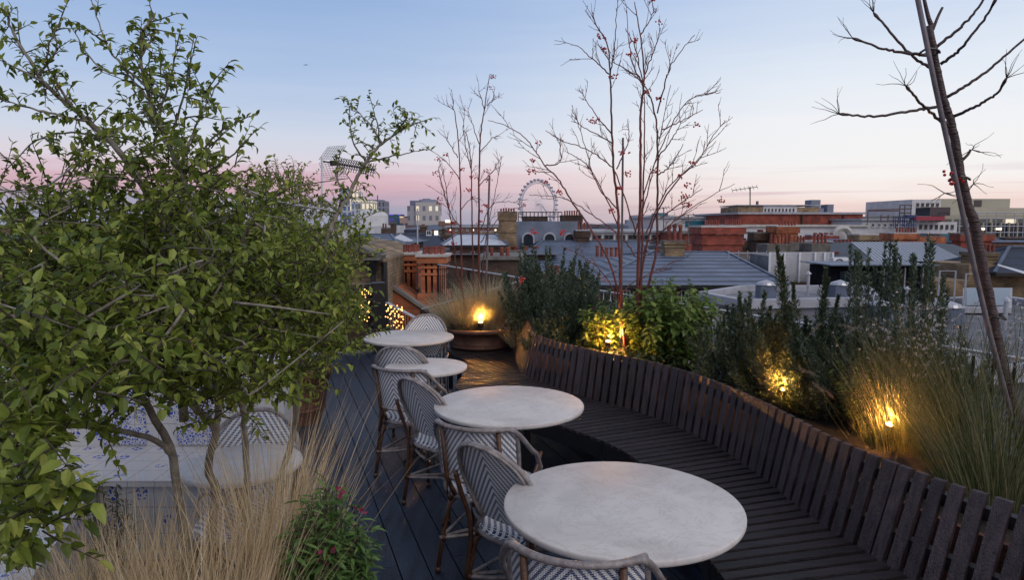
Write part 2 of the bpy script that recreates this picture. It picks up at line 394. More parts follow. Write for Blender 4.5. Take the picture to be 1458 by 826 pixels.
M['wheel'] = mat('white_steel', (.50,.50,.58), .5)
M['red'] = mat('red_sheet', (.28,.03,.06), .6)
M['bluesh'] = mat('blue_sheet', (.03,.05,.13), .6)
M['matblack'] = mat('matt_black_cladding', (.012,.013,.018), .9, .3, 2, spec=.1)
M['asphalt'] = mat('street', (.05,.05,.055), .9, .3, .05)
M['steelp'] = mat('purlin', (.12,.08,.075), .6)
M['coping'] = mat('coping', (.30,.31,.35), .7, .2, 2)
# ================================================================== camera, world, sun
cam = bpy.data.cameras.new('camera'); co = bpy.data.objects.new('camera', cam); COL.objects.link(co)
co.location = (0,0,CZ); co.rotation_euler = (pi/2-PH,0,0); cam.sensor_width = 36; cam.lens = F/1458*36; cam.clip_start = .05; cam.clip_end = 30000
S.camera = co
S.view_settings.view_transform = 'Standard'; S.view_settings.look = 'None'; S.view_settings.exposure = 0
w = bpy.data.worlds.new('World'); S.world = w; w.use_nodes = True; nt = w.node_tree; N = nt.nodes; L = nt.links
bg = N['Background']
tc = N.new('ShaderNodeTexCoord'); nm = N.new('ShaderNodeVectorMath'); nm.operation = 'NORMALIZE'; L.new(tc.outputs['Generated'], nm.inputs[0])
sp = N.new('ShaderNodeSeparateXYZ'); L.new(nm.outputs[0], sp.inputs[0])
mp = N.new('ShaderNodeMapping'); mp.inputs['Scale'].default_value = (1.6,1.6,22); L.new(nm.outputs[0], mp.inputs[0])
no = N.new('ShaderNodeTexNoise'); no.inputs['Scale'].default_value = 2.3; no.inputs['Detail'].default_value = 7; no.inputs['Roughness'].default_value = .55; L.new(mp.outputs[0], no.inputs['Vector'])
def MN(op, a, c=None, d=None):
    q = N.new('ShaderNodeMath'); q.operation = op
    for i, v in enumerate((a, c, d)):
        if v is None: continue
        if isinstance(v, (int, float)): q.inputs[i].default_value = v
        else: L.new(v, q.inputs[i])
    return q.outputs[0]
zz = MN('ADD', sp.outputs[2], MN('MULTIPLY', MN('SUBTRACT', no.outputs['Fac'], .5), .045))
zz = MN('POWER', MN('MAXIMUM', zz, 0), .5)
def ramp(stops):
    r = N.new('ShaderNodeValToRGB'); e = r.color_ramp.elements
    e[0].position = 0; e[0].color = (*lin(stops[0][1]),1); e[1].position = 1; e[1].color = (*lin(stops[-1][1]),1)
    for z, h in stops[1:-1]: q = e.new(sqrt(z)); q.color = (*lin(h),1)
    L.new(zz, r.inputs[0]); return r.outputs[0]
left = ramp([(0,'939ab2'),(.02,'9e9fb6'),(.035,'b3a3b8'),(.05,'d0abb9'),(.066,'d6b4c2'),(.085,'dcd4de'),(.12,'ced6e6'),(.19,'b2c6e5'),(.30,'93b0db'),(.5,'94a6c8'),(1,'a3abbd')])
right = ramp([(0,'d5bbc0'),(.015,'e8cdca'),(.03,'f2dbd4'),(.045,'f7ece8'),(.065,'f6f3f1'),(.13,'f1f2f6'),(.2,'e2eaf5'),(.30,'c2d3ee'),(.5,'a9b6cf'),(1,'a3abbd')])
az = N.new('ShaderNodeMapRange'); az.interpolation_type = 'SMOOTHSTEP'; az.inputs['From Min'].default_value = -.30; az.inputs['From Max'].default_value = .48; L.new(sp.outputs[0], az.inputs[0])
mx = N.new('ShaderNodeMixRGB'); L.new(az.outputs[0], mx.inputs[0]); L.new(left, mx.inputs[1]); L.new(right, mx.inputs[2])
sky = N.new('ShaderNodeTexSky'); sky.sky_type = 'NISHITA'; sky.sun_disc = False; sky.sun_elevation = radians(3); sky.sun_rotation = radians(146)
m2 = N.new('ShaderNodeMixRGB'); m2.blend_type = 'ADD'; m2.inputs[0].default_value = .004; L.new(mx.outputs[0], m2.inputs[1]); L.new(sky.outputs[0], m2.inputs[2])
# thin mauve cloud streaks low over the horizon
mpc = N.new('ShaderNodeMapping'); mpc.inputs['Scale'].default_value = (2.4,2.4,60); L.new(nm.outputs[0], mpc.inputs[0])
nc = N.new('ShaderNodeTexNoise'); nc.inputs['Scale'].default_value = 1.7; nc.inputs['Detail'].default_value = 6; L.new(mpc.outputs[0], nc.inputs['Vector'])
cr_ = N.new('ShaderNodeMapRange'); cr_.interpolation_type = 'SMOOTHSTEP'; cr_.inputs['From Min'].default_value = .50; cr_.inputs['From Max'].default_value = .70; cr_.inputs['To Max'].default_value = .55; L.new(nc.outputs['Fac'], cr_.inputs[0])
zf = N.new('ShaderNodeMapRange'); zf.interpolation_type = 'SMOOTHSTEP'; zf.inputs['From Min'].default_value = .095; zf.inputs['From Max'].default_value = .035; L.new(sp.outputs[2], zf.inputs[0])
mc = N.new('ShaderNodeMixRGB'); L.new(MN('MULTIPLY', cr_.outputs[0], zf.outputs[0]), mc.inputs[0]); L.new(m2.outputs[0], mc.inputs[1]); mc.inputs[2].default_value = (*lin('c9a6b4'),1)
# added fill light: the unseen sky behind the viewer is multiplied brighter
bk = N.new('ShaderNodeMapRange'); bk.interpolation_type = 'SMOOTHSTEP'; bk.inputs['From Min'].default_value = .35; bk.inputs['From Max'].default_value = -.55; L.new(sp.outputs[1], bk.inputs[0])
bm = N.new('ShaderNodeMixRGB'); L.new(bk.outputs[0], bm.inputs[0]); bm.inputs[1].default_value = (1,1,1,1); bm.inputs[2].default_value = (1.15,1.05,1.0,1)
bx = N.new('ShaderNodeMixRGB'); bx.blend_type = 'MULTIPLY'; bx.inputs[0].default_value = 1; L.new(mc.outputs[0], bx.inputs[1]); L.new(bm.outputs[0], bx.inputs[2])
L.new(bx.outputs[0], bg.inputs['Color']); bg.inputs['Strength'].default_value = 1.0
sd = bpy.data.lights.new('sun', 'SUN'); sd.energy = 1.35; sd.angle = radians(42); sd.color = (1,.91,.84)
so = bpy.data.objects.new('sun', sd); COL.objects.link(so)
sdir = V((.42,-.62,.72)).normalized()   # broad afterglow from behind the viewer
so.rotation_euler = sdir.to_track_quat('Z','Y').to_euler()
def lamp(name, label, p, power, r=.03, col=(1,.43,.10), rad=.006, face=(0,-.4,1)):
    t = thing(name, label, 'lamp', (p.x,p.y,p.z-.09), 0, 'spike spotlights among the plants')
    f = V(face).normalized(); q = f.to_track_quat('Z','Y').to_matrix(); h = MB()
    for (rr, a, b_) in ((r*.85,-.05,-.03),(r,-.03,.0)):
        pass
    pr = [(r*.3,-.06),(r*.9,-.055),(r,-.04),(r*1.05,.012),(r*.92,.012),(r*.9,.0)]
    h.lathe(pr, (0,0,0), 16); h.v = [tuple(q@V(x)+p) for x in h.v]; h.build('housing', M['black'], t, True)
    l = MB(); l.lathe([(r*.88,.002),(r*.6,.006),(.002,.008)], (0,0,0), 16); l.v = [tuple(q@V(x)+p) for x in l.v]; l.build('lens', M['lamp'], t, True)
    s_ = MB(); s_.tube([p-f*.05, p-V((0,0,.2))], .006, 6); s_.build('spike', M['black'], t)
    ld = bpy.data.lights.new(name+'_light', 'POINT'); ld.energy = power*2.6; ld.color = col; ld.shadow_soft_size = .006
    lo = bpy.data.objects.new(name+'_light', ld); COL.objects.link(lo); lo.location = p+f*.07
    return t

# ================================================================== ground, deck
g = MB(); g.box2(-9000,9000,-3000,14000,-22.2,-22); tag(g.build('street_level_ground', M['asphalt']), kind='structure')
AX = radians(19.2); a_ = V((-sin(AX),cos(AX),0)); b_ = V((cos(AX),sin(AX),0))    # along and across the boards
d = MB(); d0 = 9.60   # far end along a_
endp = onZ(500,503,0); dA = endp.dot(a_)
pitch = .152
for i in range(-34, 26):
    cx = i*pitch+.03; s0 = -2.5; 
    cut = s0
    while cut < dA:
        ln = R.choice((2.4,3.6,3.0)); e = min(cut+ln, dA)
        if i in (-4,-3,-2,2,5) or True:
            m_ = a_*((cut+e)/2)+b_*cx
            d.box((m_.x,m_.y,-.0125),(pitch-.007,e-cut-.003,.025),AX)
        cut = e
tag(d.build('deck', M['deck']), kind='structure')
s_ = MB(); m_ = a_*((dA-2.5)/2)+b_*(-.6)
s_.box((m_.x,m_.y,-.60),(9.6,dA+2.56,1.1),AX); s_.build('terrace_slab', M['black']); tag(bpy.data.objects['terrace_slab'], kind='structure')
k_ = MB(); m_ = a_*(dA+.03)+b_*(-.6); k_.box((m_.x,m_.y,.0),(9.6,.05,.05),AX); tag(k_.build('deck_edge_strip', M['galv']), kind='structure')

# ================================================================== curved slatted bench
def cat(pts, n=16):
    out = []; P = [V(p) for p in pts]; P = [P[0]*2-P[1]]+P+[P[-1]*2-P[-2]]
    for i in range(1, len(P)-2):
        for k in range(n):
            t = k/n; p0,p1,p2,p3 = P[i-1:i+3]
            out.append(.5*((2*p1)+(p2-p0)*t+(2*p0-5*p1+4*p2-p3)*t*t+(3*p1-p0-3*p2+p3)*t*t*t))
    out.append(P[-2]); return out
def resample(pl, step):
    out = [pl[0].copy()]; acc = 0
    for i in range(1, len(pl)):
        a, b = pl[i-1], pl[i]; l = (b-a).length
        if l < 1e-9: continue
        while acc+l >= step:
            t = (step-acc)/l; a = a.lerp(b, t); out.append(a.copy()); l = (b-a).length; acc = 0
            if l < 1e-9: break
        acc += l
    return out
SZ = .45
back = [onZ(x,y,SZ) for x,y in ((722,488),(731,505),(742,531),(775,547),(830,565),(918,590),(1000,625),(1075,673),(1145,730),(1215,776),(1300,826))]
back += [V((1.72,2.25,SZ)), V((1.95,1.7,SZ))]
front = [onZ(x,y,SZ) for x,y in ((637,499),(662,514),(662,530),(650,553),(712,578),(791,604),(860,629),(910,658),(975,722),(1006,790))]
front += [V((.84,2.5,SZ)), V((.80,2.1,SZ)), V((.85,1.5,SZ))]
bc = cat(back); fc = cat(front)
topc = cat([onZ(x,y,.83) for x,y in ((736,452),(748,462),(757,484),(800,491),(850,500),(918,514),(985,533),(1050,558),(1122,592),(1190,626),(1255,654),(1320,680),(1458,716))]+[V((2.25,1.75,.83))])
bench = thing('curved_bench', 'long curved slatted timber bench winding along the right-hand planter', 'bench', (1.2,4,0))
def at(pl, t):
    q = t*(len(pl)-1); i = min(int(q), len(pl)-2); return pl[i].lerp(pl[i+1], q-i)
def plen(pl): return sum((pl[i+1]-pl[i]).length for i in range(len(pl)-1))
def arc(pl, n):
    st = plen(pl)/n*.99999; o = resample(pl, st); return o
# seat: slats run across from the front edge to the back edge
NS = int(plen(bc)/.0715); fa = arc(fc, NS); ba = arc(bc, NS); NS = min(len(fa),len(ba))-1
s1 = MB()
for i in range(NS):
    a0, a1 = fa[i].lerp(fa[i+1],.12), fa[i].lerp(fa[i+1],.80); c0, c1 = ba[i].lerp(ba[i+1],.12), ba[i].lerp(ba[i+1],.80)
    j = R.uniform(-.0015,.0015); ex = (c0-a0).normalized()*.05
    a0 = a0-ex*.0; c0 = c0+ex; c1 = c1+ex; dz = V((0,0,.022)); jz = V((0,0,j))
    s1.hexa([a1-dz,a0-dz,c0-dz,c1-dz],[a1+jz,a0+jz,c0+jz,c1+jz])
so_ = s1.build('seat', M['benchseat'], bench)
fr = MB()
for i in range(NS-1):
    for pl, off in ((fa,.02),(ba,-.05)):
        n = (ba[i]-fa[i]).normalized()*off
        fr.bar(pl[i]+n-V((0,0,.075)), pl[i+1]+n-V((0,0,.075)), .04, .10)
for i in range(3, NS, 12):
    fr.bar(fa[i]-V((0,0,.06)), ba[i]-V((0,0,.06)), .05, .07)
    for pl in (fa, ba):
        p = pl[i].lerp((fa[i]+ba[i])/2, .2); fr.box((p.x,p.y,.2),(.05,.05,.40))
fr.build('underframe', M['black'], bench)
# backrest slats
NB = int(plen(bc)/.080); ba2 = arc(bc, NB); NB = len(ba2)-1; ta = []
tops_ = arc(topc, 600); lean_ = []
for i, p in enumerate(ba2):
    tg = (ba2[min(i+1,NB)]-ba2[max(i-1,0)]); tg.z = 0; tg.normalize(); n = V((tg.y,-tg.x,0)); n = n if n.x > 0 else -n
    q = min(tops_, key=lambda w_: abs((w_-p).dot(tg))+ (9 if (w_-p).length > .6 else 0)); lean_.append((n, .14 if i < 22 else max(.07, min(.17, (q-p).dot(n)))))
for i, p in enumerate(ba2):
    ws_ = [lean_[j][1] for j in range(max(0,i-5),min(NB,i+5)+1)]; ta.append(p+lean_[i][0]*(sum(ws_)/len(ws_))+V((0,0,.38)))
s2 = MB(); caps = MB()
for i in range(NB):
    wide = (i % 12 == 7)
    lo, hi = (.06,.94) if wide else (.07,.75)
    b0 = ba2[i].lerp(ba2[i+1],lo); b1 = ba2[i].lerp(ba2[i+1],hi); t0 = ta[i].lerp(ta[i+1],lo); t1 = ta[i].lerp(ta[i+1],hi)
    b0 = b0+V((0,0,-.02)); b1 = b1+V((0,0,-.02))
    n = (b1-b0).cross(V((0,0,1))).normalized()*(-.022)
    j = V((0,0,R.uniform(-.001,.001))); t0 = t0+j; t1 = t1+j
    s2.hexa([b0,b1,b1+n,b0+n],[t0,t1,t1+n,t0+n])
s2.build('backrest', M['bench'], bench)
fb = MB()
for h in (.25,.8):
    fb = MB()
    for i in range(NB-1):
        n = (ba2[i+1]-ba2[i]).cross(V((0,0,1))).normalized()*(-.045)
        fb.bar(ba2[i].lerp(ta[i],h)+n, ba2[i+1].lerp(ta[i+1],h)+n, .04, .05)
    fb.build('back_rail', M['black'], bench)

# ================================================================== planter behind the bench
def rail_pt(x, z=1.1):   # the rail is a straight line in the photo
    return onZ(x, 389+.1625*(x-700), z)
r0 = rail_pt(640); r1 = rail_pt(1458); rd = (r1-r0).normalized(); rn = V((-rd.y,rd.x,0))
if rn.x < 0: rn = -rn
r0 = rail_pt(700)-rd*2.4; r1 = r1+rd*2.6
inner = []
for i in range(0, NB, 4):
    n = (ba2[i+1]-ba2[i]).cross(V((0,0,1))).normalized(); n = n if n.dot(rn) > 0 else -n
    inner.append(ta[i]+n*(.20))
PZ = .58
pb = thing('planter_box', 'long rusted steel planter between the curved bench and the railing', 'planter', (1.8,4,0))
pm = MB(); pm2 = MB(); so2 = MB(); PI_ = []
for p in inner:
    q = V((p.x,p.y,0)); # projected onto the rail line
    t = (q-V((r0.x,r0.y,0))).dot(rd); b = V((r0.x,r0.y,0))+rd*t-rn*.10
    PI_.append((q,b))
for i in range(len(PI_)-1):
    (q0,b0),(q1,b1) = PI_[i],PI_[i+1]; up = V((0,0,PZ)); e = (b0-q0).normalized()*.03
    pm.hexa([q0,q0+e,q1+e,q1],[q0+up,q0+e+up,q1+e+up,q1+up]); pm2.hexa([b0-e,b0,b1,b1-e],[b0-e+up,b0+up,b1+up,b1-e+up])
    su = V((0,0,PZ-.06)); so2.add([q0+e+su,q1+e+su,b1-e+su,b0-e+su],[(0,1,2,3)])
pm.build('steel_side', M['corten'], pb); pm2.build('steel_side', M['corten'], pb); so2.build('soil_bed', M['soil'], pb)
# ================================================================== railings
def railing(name, label, p0, p1, h, step=.11, posts=1.5, toprail=None, loc=None):
    t = thing(name, label, 'railing', (p0.x,p0.y,p0.z-h))
    dirv = (p1-p0); Ln = dirv.length; dirv.normalize()
    m = MB(); m.bar(p0,p1,.045,.014); m.build('handrail', toprail or M['galv'], t)
    m = MB(); lo = V((0,0,-h+.12)); m.bar(p0+lo,p1+lo,.03,.012); m.build('bottom_rail', M['black'], t)
    m = MB(); k = 0
    while k < Ln: p = p0+dirv*k; m.box((p.x,p.y,p.z-h/2+.05),(.012,.012,h-.15)); k += step
    m.build('balusters', M['black'], t); k = 0
    while k <= Ln: p = p0+dirv*k; mm = MB(); mm.box((p.x,p.y,p.z-h/2-.01),(.035,.035,h)); mm.build('post', M['black'], t); k += posts
    return t
railing('railing', 'long black metal railing with pale handrail behind the planter', r0, r1, 1.15)
# left end: black mesh screen and posts, and a rail with fairy lights
f0 = a_*(dA+.12)+b_*0
def fb_(x): # point at far deck edge along pixel column
    d = ray(x, 450); t = (dA+.12)/(d.x*a_.x+d.y*a_.y); return V((d.x*t,d.y*t,0))
sc = thing('glass_screen', 'black framed smoked glass screen at the far end of the deck', 'screen', fb_(490))
pL, pR = fb_(300), fb_(531)
zt = onY(490,407,pR.y).z
m = MB(); m.bar(pL+V((0,0,zt)),pR+V((0,0,zt)),.05,.05); m.build('top_rail', M['black'], sc)
m = MB(); m.bar(pL+V((0,0,.05)),pR+V((0,0,.05)),.05,.06); m.build('bottom_rail', M['black'], sc)
gl = bpy.data.materials.new('smoked_glass'); gl.use_nodes = True; gb = gl.node_tree.nodes['Principled BSDF']
gb.inputs['Base Color'].default_value = (.25,.25,.27,1); gb.inputs['Transmission Weight'].default_value = 1; gb.inputs['Roughness'].default_value = .03; gb.inputs['IOR'].default_value = 1.02
m = MB(); m.bar(pL+V((0,0,zt/2+.03)),pR+V((0,0,zt/2+.03)),.008,zt-.12); m.build('pane', gl, sc)
for x in (531, 478, 420, 360):
    p = fb_(x); m = MB(); m.box((p.x,p.y,zt/2),(.06 if x != 531 else .14,.07,zt+.06),AX); m.build('post', M['black'], sc)
gp = thing('gate_post', 'thick black timber post standing at the corner beside the glass screen', 'post', onZ(545,497,0))
m = MB(); p = fb_(544); m.box((p.x,p.y-.25,.49),(.16,.10,1.0),AX); m.build('shaft', M['black'], gp)
m = MB(); m.box((p.x,p.y-.25,1.0),(.18,.12,.03),AX); m.build('cap', M['iron'], gp)
ra = onY(551,431,8.9); rb = onY(592,453,7.9); rc = rb+(rb-ra)*.9
railing('railing', 'short sloping rail with fairy lights behind the farthest table', ra, rc, .85, .10, 1.2)
railing('railing', 'far black railing running behind the terracotta bowl', onY(600,440,11), onY(735,392,11.2)+V((.4,0,0)), .9, .11, 1.5)
# fairy lights
def fairy(label, x0, x1, y0, y1, Y, n, dy=.1):
    t = thing('fairy_lights', label, 'string lights', onY((x0+x1)/2,y1,Y)); pts = []
    for i in range(n):
        pts.append(onY(R.uniform(x0,x1), R.uniform(y0,y1), Y+R.uniform(-dy,dy)))
    pts.sort(key=lambda q: (round(q.x*6), q.z*(1 if round(q.x*6)%2 else -1)))
    w_ = MB(); w_.tube(pts, .0025, 4); w_.build('wire', M['black'], t)
    proto = None
    for p in pts:
        if proto is None:
            b = MB(); b.sphere((0,0,0), .0075, 8, 5); proto = b.build('bulb', M['bulb'], t, True, local=True)
            o = proto
        else:
            o = proto.copy(); COL.objects.link(o)
        o.location = p-V(t.location)
fairy('warm fairy lights glowing on the glass screen at the deck end', 511,528,412,458,9.35,42)
fairy('warm fairy lights wound round the sloping rail by the black post', 549,574,433,470,8.3,55,.15)

# ================================================================== tables
def table(px, py0, py1, wpx, label, colm='iron'):
    # centre from the ellipse, on the plane of the top
    zt = .75; n = onZ(px, py1, zt); f = onZ(px, py0, zt); c = (n+f)/2; r = (f.y-n.y)/2
    # radius from the width
    r2 = wpx/2/F*sqrt(max(c.y**2-r*r,.1)); r = (r+r2*2)/3
    t = thing('bistro_table', label, 'table', (c.x,c.y,0), 0, 'round marble bistro tables')
    m = MB(); m.lathe([(r-.012,.722),(r-.003,.726),(r,.733),(r,.745),(r-.002,.749),(r-.006,.751),(.003,.7512)], n=96); o = m.build('tabletop', M['marble'], t, True, local=True)
    m = MB(); m.lathe([(r*.35,.718),(r*.35,.7215)], n=24); m.lathe([(.05,.06),(.035,.09),(.03,.15),(.038,.18),(.03,.21),(.03,.60),(.04,.63),(.03,.66),(.05,.70),(.09,.718)], n=20); m.build('pedestal', M[colm], t, True, local=True)
    for k in range(4):
        a = k*pi/2+.5; m = MB(); rr = r*.62
        m.tube([(0,0,.07),(cos(a)*rr*.35,sin(a)*rr*.35,.085),(cos(a)*rr*.8,sin(a)*rr*.8,.035),(cos(a)*rr,sin(a)*rr,.015)],[.03,.028,.022,.018],8); m.build('foot', M['iron'], t, True, local=True)
    return c, r
T1 = table(885.5,657,801,355,'largest nearest round white marble table with the rattan chair tucked at its front')
T2 = table(724.5,549,607.5,217,'second nearest round marble table, below the shoulder of the curved bench')
T3 = table(607,510,534,120,'smallest round marble table on a grey column, third from the front')
T4 = table(582,469,491,128,'farthest round marble table, beside the terracotta bowl')
c5 = onZ(345,660,.75)
T5 = table(345,632,690,170,'round white table behind the straw grass on the left')
M['marble'].node_tree.nodes  # keep
# ================================================================== rattan chairs (face +Y)
def hoop_pts(n, f): return [f(i/n) for i in range(n+1)]
def legs(t, wx, wy):
    for sx in (-1,1):
        for sy in (-1,1):
            m = MB(); top = V((sx*wx*.82, sy*wy*.85,.45)); bot = V((sx*(wx+.025), sy*(wy+.035),0))
            m.tube([bot, bot.lerp(top,.5)+V((sx*.006,0,0)), top], [.0125,.012,.012], 8)
            for h in (.04,.42,.9): p = bot.lerp(top,h); m.tube([p-V((0,0,.014)),p+V((0,0,.014))], .0155, 8)
            m.build('leg', M['rattanb'], t, True, local=True)
    m = MB()
    for z in (.19,):
        P = [V((sx*(wx+.012),sy*(wy+.02),z)) for sx,sy in ((-1,-1),(1,-1),(1,1),(-1,1))]
        # crossed stretchers bowed to the middle, plus sides
        for i in range(4):
            a, b = P[i], P[(i+1)%4]; c = (a+b)/2*.35+V((0,0,z*.65)); pts = cat([a, a.lerp(c,.45)*1.0, (a+b)/2*.30+V((0,0,z*.70)), b.lerp(c,.45), b], 5)
            m.tube(pts, .010, 6)
        for i in (1,3): m.tube([P[i], P[(i+1)%4]], .009, 6)
    m.build('stretcher', M['rattan'], t, True, local=True)
    m = MB()
    for sx in (-1,1):
        for sy in (-1,1):
            a = V((sx*(wx+.005),sy*(wy+.01),.25)); m.tube(cat([a, V((sx*wx*.72,sy*(wy-.01),.40)), V((sx*wx*.25,sy*(wy-.02),.432))],5), .008, 6)
    m.build('brace', M['rattanb'], t, True, local=True)
def seat(t, w, dp):
    def outline(a):
        x = cos(a); y = sin(a); k = 1/((abs(x)**2.6+abs(y)**2.6)**(1/2.6)); return x*k*w, y*k*dp
    m = MB(); n = 36
    vs = [(0,0,.475)]; m.uv = {0:(0,0)}; rings = [(.5,.474),(.85,.470),(.97,.462),(1.0,.448),(.98,.432)]
    for s_, z in rings:
        for k in range(n):
            x, y = outline(2*pi*k/n); m.uv[len(vs)] = (x*s_*(1.02 if z < .45 else 1), y*s_-(.475-z)*(1 if y > 0 else -1)); vs.append((x*s_,y*s_,z))
    fs = [(0,1+k,1+(k+1)%n) for k in range(n)]
    for r_ in range(len(rings)-1): fs += [(1+r_*n+k,1+(r_+1)*n+k,1+(r_+1)*n+(k+1)%n,1+r_*n+(k+1)%n) for k in range(n)]
    m.add(vs, fs); m.build('seat', M['weave2'], t, True, local=True)
    m = MB(); m.tube([(outline(2*pi*k/n)[0]*.97, outline(2*pi*k/n)[1]*.97,.425) for k in range(n)], .014, 6, closed=True); m.build('seat_rim', M['rattan'], t, True, local=True)
def side_chair():
    t = thing('rattan_side_chair', 'x', 'chair'); legs(t,.19,.18); seat(t,.215,.205)
    top, bot = .90, .50
    def hw(v): # half width of the oval panel
        return .205*sqrt(max(0,1-((v-.55)/.452)**2)) if v > .55 else .12+(.205-.12)*sin(min(1,v/.55)*pi/2)
    def P(u, v, k=1.0, off=0):
        x = (u*2-1)*hw(v)*k; z = bot+(top-bot)*v; y = -.17-.13*v-.02*v*v+.9*x*x-off
        return V((x,y,z))
    m = MB(); m.grid(lambda u,v: P(u,v*.999), 14, 22, uv=lambda u,v: ((u*2-1)*hw(v*.999), (top-bot)*v)); m.build('back_panel', M['weave1'], t, True, local=True)
    def H(s, k, off):  # hoop
        if s < .5: v = s*2; u = 0
        else: v = 2-s*2; u = 1
        return P(u, v, k, off)
    n = 40; pts = []
    for i in range(n+1):
        a = -pi*.5+(-pi*1.0) ; 
    vals = [0,.1,.2,.3,.4,.5,.6,.7,.78,.85,.91,.955,.985,.999]
    for v in vals: pts.append(P(0,v,1.04,.004))
    for v in reversed(vals[:-1]): pts.append(P(1,v,1.04,.004))
    m = MB(); ends0 = [V((-.165,-.17,.43))]; ends1 = [V((.165,-.17,.43))]
    m.tube(ends0+pts+ends1, .0125, 8)
    p2 = [P(0,v,.97,.018) for v in vals]+[P(1,v,.97,.018) for v in reversed(vals[:-1])]
    m.tube(p2, .008, 6); m.build('back_hoop', M['rattan'], t, True, local=True)
    for sx in (-1,1):
        m = MB(); m.tube(cat([V((sx*.20,-.20,.18)), V((sx*.185,-.185,.44)), V((sx*.20,-.235,.62)), V((sx*.207,-.262,.72))],5), .012, 7); m.build('back_post', M['rattanb'], t, True, local=True)
        m = MB(); m.tube(cat([V((sx*.19,-.19,.50)), V((sx*.235,-.15,.53)), V((sx*.24,-.06,.50)), V((sx*.20,.0,.45))],5), .010, 7); m.build('side_loop', M['rattan'], t, True, local=True)
    return t
def arm_chair():
    t = thing('rattan_armchair', 'x', 'chair'); legs(t,.20,.19); seat(t,.225,.215)
    def plan(a, r=1.0): return V((sin(a)*.265*r, -cos(a)*.255*r-.02, 0))
    def zt(a):
        q = abs(a); return .845 if q < .75 else .845-(.845-.665)*(1-cos(min(1,(q-.75)/.75)*pi))/2
    A = 1.40
    def topp(a, off=0, dz=0):
        p = plan(a, 1.0+off); lean = -.05 if abs(a) < .9 else -.05*max(0,1-(abs(a)-.9)/.6)
        return p+V((0,lean,zt(a)+dz))
    angs = [-A+2*A*i/40 for i in range(41)]
    outer = [V((-.225,.04,.44)), V((-.27,.02,.56))]+[topp(a,.06,-.006) for a in angs]+[V((.27,.02,.56)), V((.225,.04,.44))]
    m = MB(); m.tube(outer, .0125, 8); m.build('arm_rail', M['rattan'], t, True, local=True)
    B = .93
    # inner closed loop round the panel
    def Pp(a, v):
        b = plan(a, 1.0); zb = .545; lean = -.05*v; return b+V((0,lean, zb+(.832-zb)*v))
    lp = [Pp(-B+2*B*i/16,1) for i in range(17)]+[Pp(B*1.05,.85),Pp(B*1.06,.5),Pp(B*1.04,.15)]+[Pp(B-2*B*i/16,0) for i in range(17)]+[Pp(-B*1.04,.15),Pp(-B*1.06,.5),Pp(-B*1.05,.85)]
    m = MB(); m.tube(lp, .0115, 8, closed=True); m.build('back_hoop', M['rattan'], t, True, local=True)
    m = MB(); m.grid(lambda u,v: Pp(-B+2*B*u, .02+.96*v)*1.0, 22, 10, uv=lambda u,v: ((-B+2*B*u)*.262, .287*v)); m.build('back_panel', M['weave1'], t, True, local=True)
    for a in (-.62,.62):
        m = MB(); m.tube([plan(a)*.80+V((0,-.03,.44)), Pp(a,.0)+V((0,-.016,0)), Pp(a,.97)+V((0,-.02,0))], .0125, 8); m.build('back_post', M['rattanb'], t, True, local=True)
    for sx in (-1,1):
        m = MB(); m.tube(cat([V((sx*.20,-.10,.45)), V((sx*.26,-.06,.55)), V((sx*.268,.03,.64))],5), .010, 7); m.build('side_loop', M['rattanb'], t, True, local=True)
        m = MB(); m.tube(cat([V((sx*.12,-.22,.46)), V((sx*.155,-.235,.53)), V((0,-.262,.548)) if False else V((sx*.19,-.20,.545))],5), .010, 7); m.build('brace', M['rattanb'], t, True, local=True)
    return t
sc_ = side_chair(); ac_ = arm_chair()
used = {}
def chair(kind, x, y, face, label, dx=0):
    p = sc_ if kind == 's' else ac_
    o = p if kind not in used else copy_tree(p); used[kind] = 1
    o.location = (x,y,0); f = V(face); o.rotation_euler = (0,0,atan2(f.y,f.x)-pi/2)
    o['label'] = label; o['group'] = 'blue and white rattan chairs around the marble tables'
    return o
def top_at(px, py, zt): return onZ(px, py, zt)
def place(kind, px, py, face, label, zt, back):
    p = onZ(px, py, zt); f = V((face[0],face[1],0)).normalized(); q = p+f*back
    return chair(kind, q.x, q.y, f, label)
place('a', 815, 790, (.25,1), 'nearest rattan armchair, cut by the bottom edge, pushed against the largest marble table', .85, .30)
place('s', 684, 634, (.66,.76), 'oval backed rattan chair at the left side of the largest marble table', .90, .31)
place('a', 668, 606, (.38,1), 'rattan armchair seen from behind at the second nearest marble table', .85, .30)
place('s', 586, 539, (.66,.76), 'oval backed rattan chair left of the second nearest marble table', .90, .31)
place('a', 560, 524, (.45,1), 'rattan armchair half hidden behind the oval backed chair, left of the smallest table', .85, .30)
place('s', 567, 493, (.12,1), 'rattan chair seen from behind between the smallest and the farthest table', .90, .31)
place('s', 608, 448.5, (-.05,-1), 'rattan chair facing the camera behind the farthest marble table', .90, .31)
place('s', 368, 584, (.1,-1), 'rattan chair behind the round table on the left, seen through the straw grass', .90, .31)

